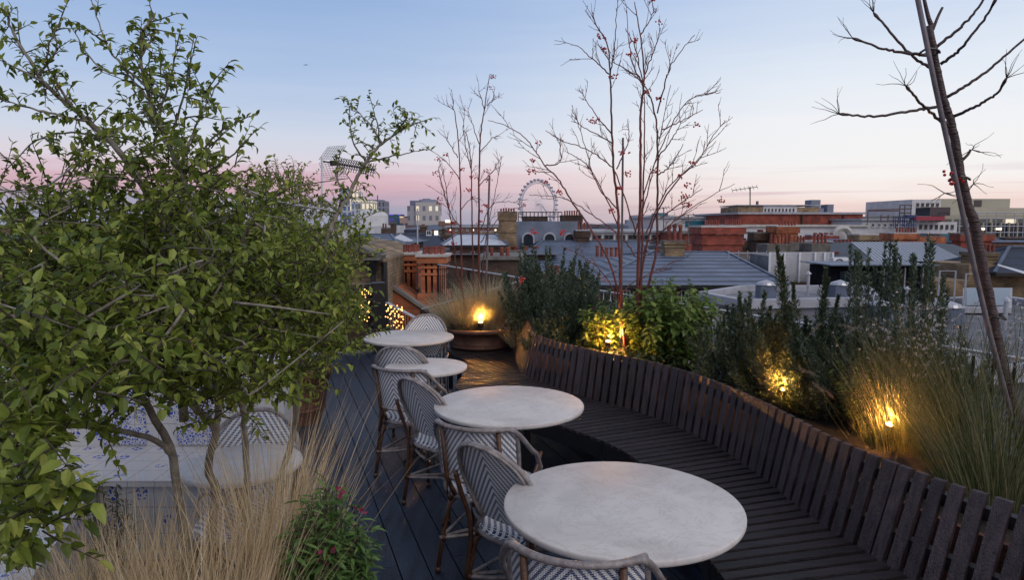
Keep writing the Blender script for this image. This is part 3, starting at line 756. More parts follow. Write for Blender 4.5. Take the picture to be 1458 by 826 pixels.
# ================================================================== tiled banquette on the left
tb = thing('tiled_banquette', 'white corner seat clad in blue and white painted tiles behind the shrub', 'bench', (-2.4,3.7,0))
cr = onZ(138,685,.45); nr = onZ(41,824,.45)
dv = (nr-cr).normalized(); nr2 = cr+dv*3.0
yb = cr.y+.55
m = MB(); m.hexa([V((cr.x,cr.y,0)),V((-1.42,cr.y,0)),V((-1.42,yb,0)),V((cr.x-.6,yb,0))],[V((cr.x,cr.y,.42)),V((-1.42,cr.y,.42)),V((-1.42,yb,.42)),V((cr.x-.6,yb,.42))])
L0 = V((cr.x-.62,yb,0)); L1 = nr2+V((-.8,0,0)); L1.z = 0
c0 = V((cr.x,cr.y,0)); c1 = V((nr2.x,nr2.y,0)); u = V((0,0,.42))
m.hexa([c0+V((-.004,0,0)),L0,L1,c1],[c0+u+V((-.004,0,0)),L0+u,L1+u,c1+u])
m.build('seat_base', M['tile1'], tb)
u1 = V((0,0,.423)); u2 = V((0,0,.455))
m = MB(); e = V((.02,-.02,0)); m.hexa([c1+u1+V((.02,0,0)),c0+u1+e,L0+u1,L1+u1],[c1+u2+V((.02,0,0)),c0+u2+e,L0+u2,L1+u2])
m.hexa([c0+u1+V((.022,-.02,0)),V((-1.40,cr.y-.02,.423)),V((-1.40,yb,.423)),L0+u1+V((.01,0,0))],[c0+u2+V((.022,-.02,0)),V((-1.40,cr.y-.02,.455)),V((-1.40,yb,.455)),L0+u2+V((.01,0,0))])
m.build('seat_slab', M['tile1'], tb)
m = MB(); m.box2(cr.x-.62,-1.42,yb+.005,yb+.16,0,.98); m.build('back_wall', M['tile1'], tb)
m = MB(); m.box2(cr.x-.64,-1.40,yb-.015,yb+.18,.982,1.01); m.build('coping', M['white'], tb)
m = MB(); m.box2(onY(250,560,yb).x,onY(300,560,yb).x,yb-.006,yb+.004,.47,.93); m.build('floral_panel', M['tile2'], tb)
pa = onY(143,560,yb); pb2 = onY(205,560,yb)
m = MB(); m.box2(pa.x,pb2.x,yb-.006,yb+.004,.47,.93); m.build('floral_panel', M['tile2'], tb)
# left curved back wall
ptsw = cat([V((cr.x-.62,yb,0)),V((cr.x-.95,yb-.1,0)),V((cr.x-1.15,yb-.6,0)),V((cr.x-1.1,yb-1.4,0)),V((cr.x-.9,yb-2.4,0))],6)
m = MB()
for i in range(len(ptsw)-1):
    a, b = ptsw[i], ptsw[i+1]; n = (b-a).cross(V((0,0,1))).normalized()*.14; n = n if n.x < 0 else -n; h = V((0,0,.95))
    m.hexa([a,b,b+n,a+n],[a+h,b+h,b+n+h,a+n+h])
m.build('curved_back', M['tile1'], tb)
# ================================================================== the city beyond
G0 = -22
def X(px, Y): return (px-729)/F*Y/cos(0)/(1) if False else onY(px, 318, Y).x
def Z(py, Y): return onY(729, py, Y).z
def bld(name, label, px0, px1, pyt, Y, dep, wall, group=None, cat_='building', zb=G0, cop=None, copw=.25):
    x0, x1, zt = X(px0,Y), X(px1,Y), Z(pyt,Y)
    t = thing(name, label, cat_, ((x0+x1)/2, Y+dep/2, zb), 0, group)
    m = MB(); m.box2(x0,x1,Y,Y+dep,zb,zt); m.build('wall', wall, t)
    if cop:
        m = MB(); h = .12*max(1,Y/40)
        m.box2(x0-copw,x1+copw,Y-copw,Y+dep+copw,zt+.002,zt+h); m.build('coping', cop, t)
    return t
def boxpart(t, name, px0, px1, py0, py1, Y, dep, m_, zb=None):
    m = MB(); m.box2(X(px0,Y),X(px1,Y),Y,Y+dep,Z(py1,Y) if zb is None else zb,Z(py0,Y)); return m.build(name, m_, t)
def window(t, px0, px1, py0, py1, Y, frame=None, glass=None, arch=False):
    x0,x1,z0,z1 = X(px0,Y),X(px1,Y),Z(py1,Y),Z(py0,Y); f = (x1-x0)*.10
    m = MB(); y0, y1 = Y-.06, Y+.01
    m.box2(x0,x0+f,y0,y1,z0,z1); m.box2(x1-f,x1,y0,y1,z0,z1); m.box2(x0+f,x1-f,y0,y1,z1-f,z1); m.box2(x0+f,x1-f,y0,y1,z0,z0+f)
    m.box2((x0+x1)/2-f*.3,(x0+x1)/2+f*.3,y0+.01,y1,z0+f,z1-f); m.box2(x0-f*.5,x1+f*.5,y0-.08,y1,z0-f*.8,z0-.002)
    o = m.build('window', frame or M['white'], t)
    m = MB(); m.box2(x0+f,x1-f,Y-.02,Y-.008,z0+f,z1-f); m.build('pane', glass or M['glassd'], o)
    if arch:
        m = MB(); c = (x0+x1)/2; r = (x1-x0)/2
        vs = [(c+cos(pi*k/12)*(r-f),Y-.03,z1+sin(pi*k/12)*(r-f)-.02) for k in range(13)]; m.add(vs,[tuple(range(13))]); m.build('pane', glass or M['glassd'], o)
        m = MB(); m.tube([(c+cos(pi*k/12)*r,Y-.04,z1+sin(pi*k/12)*r) for k in range(13)], f*.6, 5); m.build('arch', frame or M['white'], o)
    return o
def pots(par, px0, px1, pyt, pyb, Y, n, m_=None, rows=1, vary=.15):
    x0,x1 = X(px0,Y),X(px1,Y); w_ = (x1-x0)/n; zb, zt = Z(pyb,Y), Z(pyt,Y)
    for j in range(rows):
        for i in range(n):
            cx = x0+w_*(i+.5); h = (zt-zb)*(1-R.uniform(0,vary)); r = w_*.42; m = MB(); c = (cx, Y+w_*.6+j*w_*1.1, zb)
            m.lathe([(r*1.0,0),(r*.92,h*.1),(r*.8,h*.12),(r*.74,h*.84),(r*.92,h*.86),(r*.92,h*.97),(r*.8,h)], c, 10); m.build('chimney_pot', m_ or M['pot'], par)
def chim(par, px0, px1, pyt, pyb, Y, dep, m_, n, poth=None, cap=None, pm=None, rows=1, name='chimney', label=None, group=None, zb=None, taper=0, corbel=True):
    x0,x1 = X(px0,Y),X(px1,Y); zt, zl = Z(pyt,Y), (Z(pyb,Y) if zb is None else zb); wd = x1-x0
    if par is None:
        o = thing('chimney_stack', label, 'chimney', ((x0+x1)/2,Y+dep/2,zl), 0, group); st = o
    m = MB(); tp = taper*wd
    m.hexa([(x0-tp,Y,zl),(x1+tp,Y,zl),(x1+tp,Y+dep,zl),(x0-tp,Y+dep,zl)],[(x0,Y,zt),(x1,Y,zt),(x1,Y+dep,zt),(x0,Y+dep,zt)])
    if corbel:
        e = wd*.04; hh = (zt-zl)*.03+.05
        m.box2(x0-e,x1+e,Y-e,Y+dep+e,zt-hh*3.2,zt-hh*2.2); m.box2(x0-e*1.6,x1+e*1.6,Y-e*1.6,Y+dep+e*1.6,zt-hh*1.2,zt+.01)
    so = m.build('stack' if par is None else 'chimney', m_, st if par is None else par)
    tgt = st if par is None else so
    m = MB(); e = wd*.07; m.box2(x0-e,x1+e,Y-e,Y+dep+e,zt+.012,zt+.012+max(.07,wd*.05)); m.build('cap', cap or M['stonedk'], tgt)
    if n: pots(tgt, px0+(px1-px0)*.06, px1-(px1-px0)*.06, pyt-(poth or 12), pyt-.5, Y+dep*.12, n, pm, rows)
    return tgt
def hip(t, px0, px1, pye, Y, dep, pr0, pr1, pyr, m_, rd=.5, ov=.3, name='roof', trims=True):
    # eaves at pye on the near edge, ridge between px pr0..pr1 at depth Y+dep*rd
    x0,x1,ze = X(px0,Y)-ov,X(px1,Y)+ov,Z(pye,Y); Yr = Y+dep*rd; a0,a1,zr = X(pr0,Yr),X(pr1,Yr),Z(pyr,Yr)
    m = MB(); A=[(x0,Y-ov,ze),(x1,Y-ov,ze),(x1,Y+dep+ov,ze),(x0,Y+dep+ov,ze),(a0,Yr,zr),(a1,Yr,zr)]
    m.add(A,[(0,1,5,4),(1,2,5),(2,3,4,5),(3,0,4),(3,2,1,0)]); o = m.build(name, m_, t)
    if trims:
        m = MB(); up = V((0,0,.03)); k = .12*max(1,Y/40)
        for i,j in ((0,4),(1,5),(4,5),(2,5),(3,4)): m.bar(V(A[i])+up, V(A[j])+up, k, k*.6)
        m.build('ridge', M['lead'], o)
        m = MB(); m.bar(V(A[0])+V((0,-.05,-.06)), V(A[1])+V((0,-.05,-.06)), .12, .14); m.build('gutter', M['black'], o)
    return o
# ---- right: slate roofs, mansard, parapets
Ya = 26
sA = bld('terraced_house', 'brick house under the wide blue slate hipped roof with a ridge chimney', 850, 1100, 407, Ya, 16, M['bk_pink'])
rfA = hip(sA, 846, 1112, 405, Ya, 16, 930, 1036, 359, M['slate'], rd=.62)
chim(rfA, 948, 976, 345, 378, Ya+8.2, 1.0, M['bk_yellow'], 3, 27, M['stonedk'], M['pot'])
for x0 in range(860,1090,28): window(sA, x0, x0+11, 413, 428, Ya)
pots(rfA, 848, 882, 350, 366, Ya+7.0, 5, M['pot'])
Yb = 34
sB = bld('terraced_house', 'house under the smaller blue slate hipped roof in front of the arched dormers', 728, 905, 388, Yb, 14, M['bk_pink'])
hip(sB, 724, 930, 386, Yb, 14, 772, 915, 343.5, M['slate'], rd=.6)
Yc = 44
sC = thing('mansard_block', 'lead clad mansard storey with three arched dormer windows and a roof rail', 'building', (X(780,Yc),Yc+4,G0))
m = MB(); m.box2(X(716,Yc),X(838,Yc),Yc,Yc+10,G0,Z(372,Yc)); m.build('wall', M['bk_yellow'], sC)
m = MB(); x0,x1=X(722,Yc),X(838,Yc); zb_,zt_=Z(372,Yc),Z(315,Yc); m.hexa([(x0,Yc,zb_),(x1,Yc,zb_),(x1,Yc+9,zb_),(x0,Yc+9,zb_)],[(x0+.6,Yc+.7,zt_),(x1-.6,Yc+.7,zt_),(x1-.6,Yc+8.6,zt_),(x0+.6,Yc+8.6,zt_)]); m.build('roof', M['lead'], sC)
for (p0,p1,pt) in ((744,760,334),(774,790,334),(803,818,334)):
    x0,x1 = X(p0,Yc),X(p1,Yc); c=(x0+x1)/2; r=(x1-x0)/2; z1=Z(pt+6,Yc); z0=Z(368,Yc); yy=Yc-.35
    m = MB(); prof=[(x0,z0),(x1,z0)]+[(c+cos(pi*k/10)*r,z1+sin(pi*k/10)*r) for k in range(11)]
    n=len(prof); m.add([(a,yy,b) for a,b in prof]+[(a,yy+1.8,b) for a,b in prof],[tuple(range(n))]+[(i,i+n,(i+1)%n+n,(i+1)%n) for i in range(n)]); o=m.build('dormer', M['lead'], sC)
    m = MB(); q=.78; prof=[(c-r*q,z0+.2),(c+r*q,z0+.2)]+[(c+cos(pi*k/10)*r*q,z1+sin(pi*k/10)*r*q) for k in range(11)]
    m.add([(a,yy-.01,b) for a,b in prof],[tuple(range(n))]); m.build('window', M['glassd'], o)
    m = MB(); m.tube([(x0,yy-.03,z0)]+[(c-cos(pi*k/10)*r,yy-.03,z1+sin(pi*k/10)*r) for k in range(11)]+[(x1,yy-.03,z0)],.07,5); m.build('hood', M['galv'], o)
m = MB(); z0=Z(315,Yc+1.5); z1=Z(302,Yc+1.5)
for z in (z1,(z0+z1)/2): m.tube([(X(738,Yc+1.5),Yc+1.5,z),(X(800,Yc+1.5),Yc+1.5,z)],.03,4)
for k in range(12): xx=X(738,Yc+1.5)+(X(800,Yc+1.5)-X(738,Yc+1.5))*k/11; m.tube([(xx,Yc+1.5,z0),(xx,Yc+1.5,z1)],.03,4)
m.build('roof_rail', M['black'], sC)
boxpart(sC,'plant_box',744,780,309,316,Yc+3,2,M['bk_dark'])
chim(None, 710, 735, 303, 375, 40, 1.6, M['bk_yellow'], 6, 7, M['stonedk'], M['pot2'], name='c', label='tall tapering yellow brick chimney stack left of the arched dormers', taper=.12, zb=-8)
chim(None, 801, 828, 308, 330, 47, 1.5, M['bk_dark'], 7, 9, M['bk_dark'], M['pot2'], label='dark chimney stack with a crowd of red pots behind the mansard', zb=-8)
chim(None, 821, 840, 329, 350, 42, 1.5, M['bk_dark'], 4, 14, M['coping'], M['pot'], label='chimney stack with a pale cap and tall pots right of the dormers', zb=-8)
chim(None, 776, 800, 392, 410, 24, .8, M['bk_dark'], 3, 14, M['stonedk'], M['pot'], label='low chimney stack showing above the rosemary bushes', zb=-8)
sb = bld('brick_parapet', 'low sooty parapet with two clay pots behind the tree in the bowl', 686, 742, 370, 24, 3, M['bk_dark'], cop=M['stonedk'], cat_='chimney', copw=.1)
pots(sb, 690, 703, 352, 369, 24.3, 2, M['pot'], vary=.05); pots(sb, 710, 727, 352, 369, 24.3, 2, M['pot'], vary=.05)
# white low office with blue glazing
wo = bld('white_office', 'white rooftop office with a band of blue glass and curved roof pods', 930, 1030, 311, 105, 20, M['stonew'], cop=M['coping'])
boxpart(wo,'glass_band',976,1003,314,323,104.9,.2,M['glassb']); boxpart(wo,'roof_pod',938,951,303,311,112,6,M['glassb']); boxpart(wo,'roof_pod',1006,1025,305,311,112,6,M['white'])
boxpart(wo,'louvre_storey',908,960,306,325,118,9,M['stonew'],zb=-5)
ws = bld('white_parapet_block', 'long white rooftop storey with a dark ribbon window beyond the slate roofs', 838, 1000, 331, 70, 16, M['stonew'], cop=M['coping'])
for k in range(6): window(ws, 843+k*17, 857+k*17, 334, 342, 70, M['stonedk'])
rb_ = bld('red_brick_block', 'red brick block with a long flat brick top behind the rowan tree', 975, 1060, 333, 60, 12, M['bk_red'], cop=M['stonedk'])
# red brick twin chimneys
tc1 = chim(None, 1001, 1058, 324, 360, 50, 3.0, M['bk_red'], 0, 0, M['stone'], label='broad red brick chimney stack with stone bands and two rows of pots', zb=-10)
pots(tc1, 1003, 1025, 313, 323, 50.5, 7, M['pot2'], vary=.05); pots(tc1, 1032, 1056, 312, 323, 50.5, 8, M['pot2'], vary=.05)
m = MB(); 
for p0,p1 in ((1020,1026),(1027,1029),(1036,1041),(1051,1055),(1056,1059)): m.box2(X(p0,50),X(p1,50),49.97,50.1,Z(334,50),Z(329,50))
m.build('stone_band', M['stonew'], tc1)
lr = bld('long_brick_block', 'long red brick top storey running across the right skyline', 1052, 1228, 305, 90, 22, M['bk_red'], cop=M['coping'])
boxpart(lr,'rooftop_storey',1050,1086,294,305,96,8,M['bk_yellow'],zb=Z(306,96)); boxpart(lr,'rooftop_storey',1086,1134,293,305,96,8,M['stonew'],zb=Z(306,96)); boxpart(lr,'rooftop_storey',1134,1165,295,305,96,8,M['bk_yellow'],zb=Z(306,96))
m = MB(); m.box2(X(1049,96),X(1166,96),95.8,104.2,Z(293,96)+.01,Z(292,96)+.05); m.build('coping', M['coping'], lr)
boxpart(lr,'downpipe',1141,1143,305,322,89.8,.2,M['black']); boxpart(lr,'downpipe',1200,1202,305,322,89.8,.2,M['black'])
m = MB(); m.tube([(X(1081,96),97,Z(294,96)),(X(1081,96),97,Z(286,96))],.2,5); m.build('flue', M['stonedk'], lr)
st = bld('stone_building', 'pale stone building with a lit arched window under the long brick block', 1060, 1235, 323, 74, 14, M['stonew'], cop=M['stone'])
window(st, 1082, 1091, 338, 346, 74, M['stone'], M['litwin'], arch=True); window(st, 1070, 1078, 340, 346, 74, M['stone'], M['litwin']); window(st,1096,1100,340,346,74,M['stone'],M['litwin'])
boxpart(st,'brick_panel',1140,1160,338,350,73.9,.2,M['bk_red']); boxpart(st,'brick_panel',1128,1139,338,350,73.9,.2,M['bk_red'])
m = MB(); c=X(1200,73); r=X(1212,73)-c; m.tube([(c+cos(pi*k/10)*r,73,Z(338,73)+sin(pi*k/10)*r*1.1) for k in range(11)],.35,6); m.build('stone_arch', M['stone'], st)
bd = bld('slate_roofed_house', 'house with a low dark slate roof in front of the pale stone building', 1058, 1190, 360, 56, 14, M['bk_dark'])
hip(bd, 1056, 1192, 358, 56, 14, 1070, 1178, 346, M['slated'])
boxpart(bd,'plaster_tank',1183,1213,341,348,60,3,M['bluesh'])
c1_ = chim(None, 1107, 1137, 323, 350, 52, 2.0, M['bk_orange'], 6, 9, M['stone'], M['pot2'], label='orange brick chimney stack with a cream cap and six thin pots', zb=-10)
c2_ = chim(None, 1095, 1131, 350, 360, 36, 1.4, M['stonedk'], 6, 17, M['stonedk'], M['pot'], label='sooty chimney stack with tall pots just left above the white louvre screen', zb=-10)
c2b = chim(None, 1130, 1150, 347, 360, 44, 1.4, M['stonedk'], 4, 12, M['stonedk'], M['pot'], label='small chimney stack with short pots between two taller stacks', zb=-10)
c3_ = chim(None, 1158, 1182, 349, 360, 35, 1.4, M['stonedk'], 4, 17, M['stonedk'], M['pot'], label='sooty chimney stack with tall pots above the right end of the louvre screen', zb=-10)
# louvre screen
lv = thing('louvre_screen', 'white slatted louvre screen round rooftop plant', 'screen', (X(1142,30),30,Z(402,30)))
m = MB(); x0,x1 = X(1097,30),X(1187,30); zt_,zb_=Z(359,30),Z(402,30); n=15
for k in range(n):
    z = zb_+(zt_-zb_)*(k+.5)/n; m.box(((x0+x1)/2,30,z),(x1-x0,.03,(zt_-zb_)/n*.74),0,0,Matrix.Rotation(.5,3,'X'))
m.build('slats', M['white'], lv)
m = MB()
for f_ in (0,.235,.475,.72,.87,1): xx=x0+(x1-x0)*f_; m.box2(xx-.04,xx+.04,29.9,29.96,zb_,zt_)
m.build('frame', M['white'], lv)
m = MB(); m.box2(x0+.2,x1-.2,30.6,33,zb_,zt_-.2); m.build('plant_casing', M['flatl'], lv)
# hvac
def ac(px0,px1,py0,py1,Y,label):
    x0,x1,z0,z1 = X(px0,Y),X(px1,Y),Z(py1,Y),Z(py0,Y)
    t = thing('air_conditioner', label, 'air conditioner', ((x0+x1)/2,Y,z0))
    m = MB(); m.box2(x0,x1,Y,Y+.4,z0+.06,z1); m.build('casing', M['white'], t)
    m = MB(); c=((x0*.62+x1*.38),(z0+z1)/2); r=(z1-z0)*.36; m.tube([(c[0]+cos(k*pi/8)*r,Y-.02,c[1]+sin(k*pi/8)*r) for k in range(16)],.02,4,closed=True)
    for q in (.3,.6): m.tube([(c[0]+cos(k*pi/8)*r*q,Y-.02,c[1]+sin(k*pi/8)*r*q) for k in range(16)],.012,4,closed=True)
    m.build('fan_grille', M['black'], t)
    m = MB(); m.box2(x0+.05,x0+.12,Y,Y+.4,z0,z0+.06); m.box2(x1-.12,x1-.05,Y,Y+.4,z0,z0+.06); m.build('feet', M['galv'], t)
ac(1072,1091,366,384,33.6,'pale air conditioning unit on the flat roof beside the slate hip')
ac(1189,1212,367,383,29,'pale air conditioning unit just right of the louvre screen')
fr_ = thing('flat_roof_block', 'flat roofed block carrying guard rails and the first air conditioner', 'building', (X(1082,24),26,G0))
m = MB(); m.box2(X(1062,33),X(1112,33),33,40,G0,Z(384,33)); m.build('wall', M['flatl'], fr_)
m = MB()
for z in (Z(358,26),Z(370,26)): m.tube([(X(1040,33),33.1,z*1+Z(370,33)-Z(370,26)),(X(1094,33),33.1,z+Z(370,33)-Z(370,26))],.022,4)
for p in (1040,1054,1067,1080,1094): m.tube([(X(p,33),33.1,Z(384,33)),(X(p,33),33.1,Z(357,33))],.022,4)
m.build('guard_rail', M['galv'], fr_)
# metal roof
zr = bld('metal_roofed_building', 'building with a pale standing seam metal roof behind the tall bushes', 1208, 1382, 381, 34, 14, M['bk_dark'])
Yz=34; A0=V((X(1252,Yz),Yz-.3,Z(378,Yz))); A1=V((X(1384,Yz),Yz-.3,Z(378,Yz))); B0=V((X(1214,Yz+9),Yz+9,Z(345,Yz+9))); B1=V((X(1322,Yz+9),Yz+9,Z(345,Yz+9)))
m = MB(); dn=V((0,0,-.15)); m.hexa([A0+dn,A1+dn,B1+dn,B0+dn],[A0,A1,B1,B0]); rz = m.build('roof', M['zinc'], zr)
m = MB()
for k in range(23): f_=k/22; m.bar(A0.lerp(A1,f_)+V((0,0,.02)),B0.lerp(B1,f_)+V((0,0,.02)),.10,.035)
m.build('seam', M['seam'], rz)
m = MB(); C0=V((X(1200,Yz),Yz,Z(380,Yz))); m.add([C0,A0,B0,V((B0.x-2,B0.y,B0.z-.1))],[(0,1,2,3)]); D=V((X(1450,Yz+2),Yz+2,Z(380,Yz+2))); m.add([A1,D,V((X(1360,Yz+9),Yz+9,Z(348,Yz+9))),B1],[(0,1,2,3)]); m.build('side_slope', M['slated'], rz)
dk = bld('dark_plant_room', 'black clad plant room with a thin overhanging roof below the metal roof', 1187, 1330, 380, 27, 2, M['matblack'])
m = MB(); m.box2(X(1180,26.5),X(1335,26.5),26.2,29,Z(378,26.5),Z(376.5,26.5)); m.build('roof', M['lead'], dk)
m = MB(); m.box2(X(1200,26.9),X(1235,26.9),26.93,27.0,Z(402,27),Z(386,27)); m.build('panel', M['glassd'], dk)
for p in (1262,1292,1318): boxpart(dk,'post',p,p+2,381,410,26.8,.1,M['galv'])
# parapet wall with pots and brick, far right
pr = bld('brick_building', 'yellow brick building with slate roof and a row of pots right of the leaning tree', 1384, 1466, 377, 28, 3, M['bk_yellow'])
chim(pr, 1392, 1424, 362, 384, 28.3, .9, M['bk_yellow'], 5, 15, M['stonedk'], M['pot'])
chim(pr, 1418, 1443, 352, 374, 31, .9, M['bk_dark'], 2, 4, M['bk_dark'], M['pot'])
hip(pr, 1424, 1530, 388, 27.5, 4, 1440, 1510, 352, M['tileb'])
boxpart(pr,'lean_to',1330,1395,400,430,27.4,2,M['bk_yellow'],zb=G0)
m = MB(); q0=V((X(1425,24),24,Z(378,24))); m.add([q0,V((X(1470,24),24,Z(392,24))),V((X(1470,26),26,Z(388,26))),V((X(1425,26),26,Z(376,26)))],[(0,1,2,3)]); m.build('valley', M['zinc'], pr)
chim(None, 1226, 1262, 335, 350, 62, 2, M['bk_yellow'], 0, 0, M['stone'], label='pale yellow brick parapet block before the white scaffolded roof', zb=-10)
cx_ = chim(None, 1275, 1308, 333, 350, 55, 2, M['bk_orange'], 7, 9, M['stone'], M['pot'], label='orange brick chimney stack with seven dark pots near the scaffold', zb=-10)
boxpart(cx_,'shoulder',1308,1334,338,350,55.2,2,M['bk_orange'],zb=-10)
# modern office right
mo = thing('office_building', 'stepped cream modern office with long lit window bands on the right skyline', 'building', (X(1390,85),95,G0))
cream = mat('cream_cladding', (.36,.34,.27), .6, .1, .3); gridm = gridmat('office_front', (.33,.31,.24), (.10,.10,.09), 1.6, 3.2, .8, .62, .9, (1,.88,.66), .16)
boxpart(mo,'wall',1340,1500,306,345,85,20,gridm,zb=G0)
boxpart(mo,'upper_storey',1345,1500,296,306,88,16,cream,zb=Z(306,85)+.01)
boxpart(mo,'top_storey',1297,1338,284,305,92,12,M['stonew'],zb=-3); boxpart(mo,'top_storey',1338,1436,283,300,93,12,cream,zb=Z(297,88)+.01)
boxpart(mo,'dark_bay',1323,1352,295,307,84,3,M['glassd'],zb=Z(307,84)); boxpart(mo,'dark_bay',1386,1396,285,294,92.9,.2,M['glassd'])
boxpart(mo,'lower_wing',1306,1363,316,330,80,10,M['stonew'],zb=G0); boxpart(mo,'glass_bay',1336,1364,333,350,68,6,M['glassb'],zb=G0)
boxpart(mo,'window_band',1366,1470,318,336,84.9,.1,M['glassd'])
for p in (1366,1376,1387,1400,1412,1425,1437,1449,1460): boxpart(mo,'mullion',p,p+1.6,317,338,84.6,.3,cream)
for p in (1394,1418): boxpart(mo,'lit_window',p,p+9,324.5,327.5,84.55,.1,M['litcool'])
m = MB()
for y in (303,311,322,331): m.tube([(X(1364,82),82,Z(y,82)),(X(1480,82),82,Z(y,82))],.05,4)
for p in range(1366,1480,13): m.tube([(X(p,82),82,Z(340,82)),(X(p,82),82,Z(303,82))],.05,4)
m.build('scaffold_rail', M['galv'], mo)
# scaffolded roof
scf = bld('white_roof_building', 'white roofed building with red purlin frame and blue scaffold above', 1228, 1300, 314, 82, 16, M['stonew'], cop=M['coping'])
m = MB(); yy=80
for (a,b,c,d_) in ((1235,300,1280,300),(1235,300,1235,318),(1254,306,1254,316),(1264,306,1264,316),(1253,309,1266,309),(1280,292,1297,292),(1280,292,1280,318),(1287,292,1287,318),(1296,292,1296,318),(1280,303,1297,303),(1235,299,1297,297)):
    m.tube([(X(a,yy),yy,Z(b,yy)),(X(c,yy),yy,Z(d_,yy))],.07,4)
m.build('purlin_frame', M['steelp'], scf)
m = MB()
for k in range(10): xx=X(1272+k*3.2,78); m.tube([(xx,78,Z(325,78)),(xx,78,Z(308,78))],.05,4)
for y in (309,314,320): m.tube([(X(1270,78),78,Z(y,78)),(X(1304,78),78,Z(y,78))],.045,4)
m.build('scaffold', M['bluesh'], scf)
boxpart(scf,'red_sheeting',1304,1345,308,314,79,1,M['red']); boxpart(scf,'blue_sheeting',1292,1306,306,311,79.5,1,M['bluesh'])
# near flat roofs below the railing
def slab(label, pts, z, m_, h=None, cop_=True, name='flat_roof'):
    P = [onZ(x,y,z) for x,y in pts]; c = sum(P, V((0,0,0)))/len(P)
    t = thing(name, label, 'roof', (c.x,c.y,G0)); m = MB(); n=len(P)
    lo = [(p.x,p.y,G0) for p in P]; hi=[tuple(p) for p in P]
    m.add(lo+hi,[tuple(range(n,2*n))]+[(i,(i+1)%n,(i+1)%n+n,i+n) for i in range(n)]); m.build('roof_deck', m_, t)
    if cop_:
        m = MB()
        for i in range(n): m.bar(P[i]+V((0,0,.06)),P[(i+1)%n]+V((0,0,.06)),.30,.26)
        m.build('coping', M['coping'], t)
    return t
slab('pale flat roof with white coping just below the wide slate roof', ((1000,424),(1060,414),(1230,414),(1250,432),(1060,436)), -.55, M['flatl'])
slab('grey flat roof sunk between white copings beyond the railing', ((1000,470),(1020,440),(1250,436),(1330,452),(1330,500),(1100,510)), -.9, M['flat'])
slab('grey roof terrace at the far right beyond the railing', ((1330,434),(1420,428),(1560,450),(1640,520),(1400,540),(1320,480)), -.75, M['flat'])
slab('low lead flat roof seen past the left edge of the planter', ((600,500),(640,440),(760,432),(860,432),(990,450),(960,560),(650,560)), -1.3, M['lead'])
sk = thing('skylight', 'angled rooftop skylight with a pale frame on the far right terrace', 'skylight', onZ(1400,445,-.7))
m = MB(); q=[onZ(1370,446,-.7),onZ(1440,446,-.7),onZ(1440,432,-.7),onZ(1370,432,-.7)]; u_=V((0,0,.5)); m.hexa(q,[q[0]+u_*.3,q[1]+u_*.3,q[2]+u_,q[3]+u_]); m.build('frame', M['coping'], sk)
m = MB(); w3=[q[0]+u_*.32,q[1]+u_*.32,q[2]+u_*1.02,q[3]+u_*1.02]; cc=sum(w3,V((0,0,0)))/4; m.add([cc.lerp(p,.86)+V((0,0,.02)) for p in w3],[(0,1,2,3)]); m.build('pane', M['glassd'], sk)
# rooftop pipes rail on the near roofs
gr = thing('roof_handrail', 'thin bent steel handrail on the grey roof before the brick lean-to', 'handrail', onZ(1385,440,-.7))
m = MB(); a=onZ(1372,444,-.7); b=onZ(1396,444,-.7); m.tube([a,a+V((0,0,1.1)),b+V((.0,.0,1.1)),b],.025,6); m.tube([a+V((0,1.2,0)),a+V((0,1.2,1.1)),b+V((0,1.2,1.1)),b+V((0,1.2,0))],.025,6); m.build('tube', M['galv'], gr)

# ---- left
lb = bld('brick_building', 'yellow brick end wall with sloping parapet beside the glass screen', 430, 545, 372, 13, 5, M['bk_yellow'])
m = MB(); e0,e1,e2=V((X(430,13),12.9,Z(345,13))),V((X(500,13),12.9,Z(352,13))),V((X(546,13),12.9,Z(369,13))); b0=V((X(430,13),12.9,Z(374,13))); b1=V((X(546,13),12.9,Z(374,13)))
dd=V((0,5,0)); m.add([b0,b1,e2,e1,e0,b0+dd,b1+dd,e2+dd,e1+dd,e0+dd],[(0,1,2,3,4),(9,8,7,6,5),(0,5,6,1),(1,6,7,2),(2,7,8,3),(3,8,9,4),(4,9,5,0)]); m.build('gable', M['bk_yellow'], lb)
m = MB(); m.bar(e0+V((0,.1,.04)),e1+V((0,.1,.04)),.4,.09); m.bar(e1+V((0,.1,.04)),e2+V((0,.1,.04)),.4,.09); m.build('coping', M['stonedk'], lb)
m = MB(); x0,x1=X(521,12.8),X(540,12.8); cx=(x0+x1)/2; zt_=Z(370,12.8); m.hexa([(cx-.06,12.66,zt_-.26),(cx+.06,12.66,zt_-.26),(cx+.06,12.8,zt_-.26),(cx-.06,12.8,zt_-.26)],[(x0,12.6,zt_),(x1,12.6,zt_),(x1,12.82,zt_),(x0,12.82,zt_)]); m.tube([(cx,12.74,zt_-.25),(cx,12.74,-3)],.05,8); m.build('rainwater_hopper', M['iron'], lb)
m = MB(); m.box2(x0-.03,x1+.03,12.57,12.83,zt_+.002,zt_+.04); m.build('hopper_rim', M['stonedk'], lb)
m = MB(); m.tube([(X(546,12.8),12.8,Z(372,13)),(X(546,12.8),12.8,-3)],.06,8); m.build('downpipe', M['black'], lb)
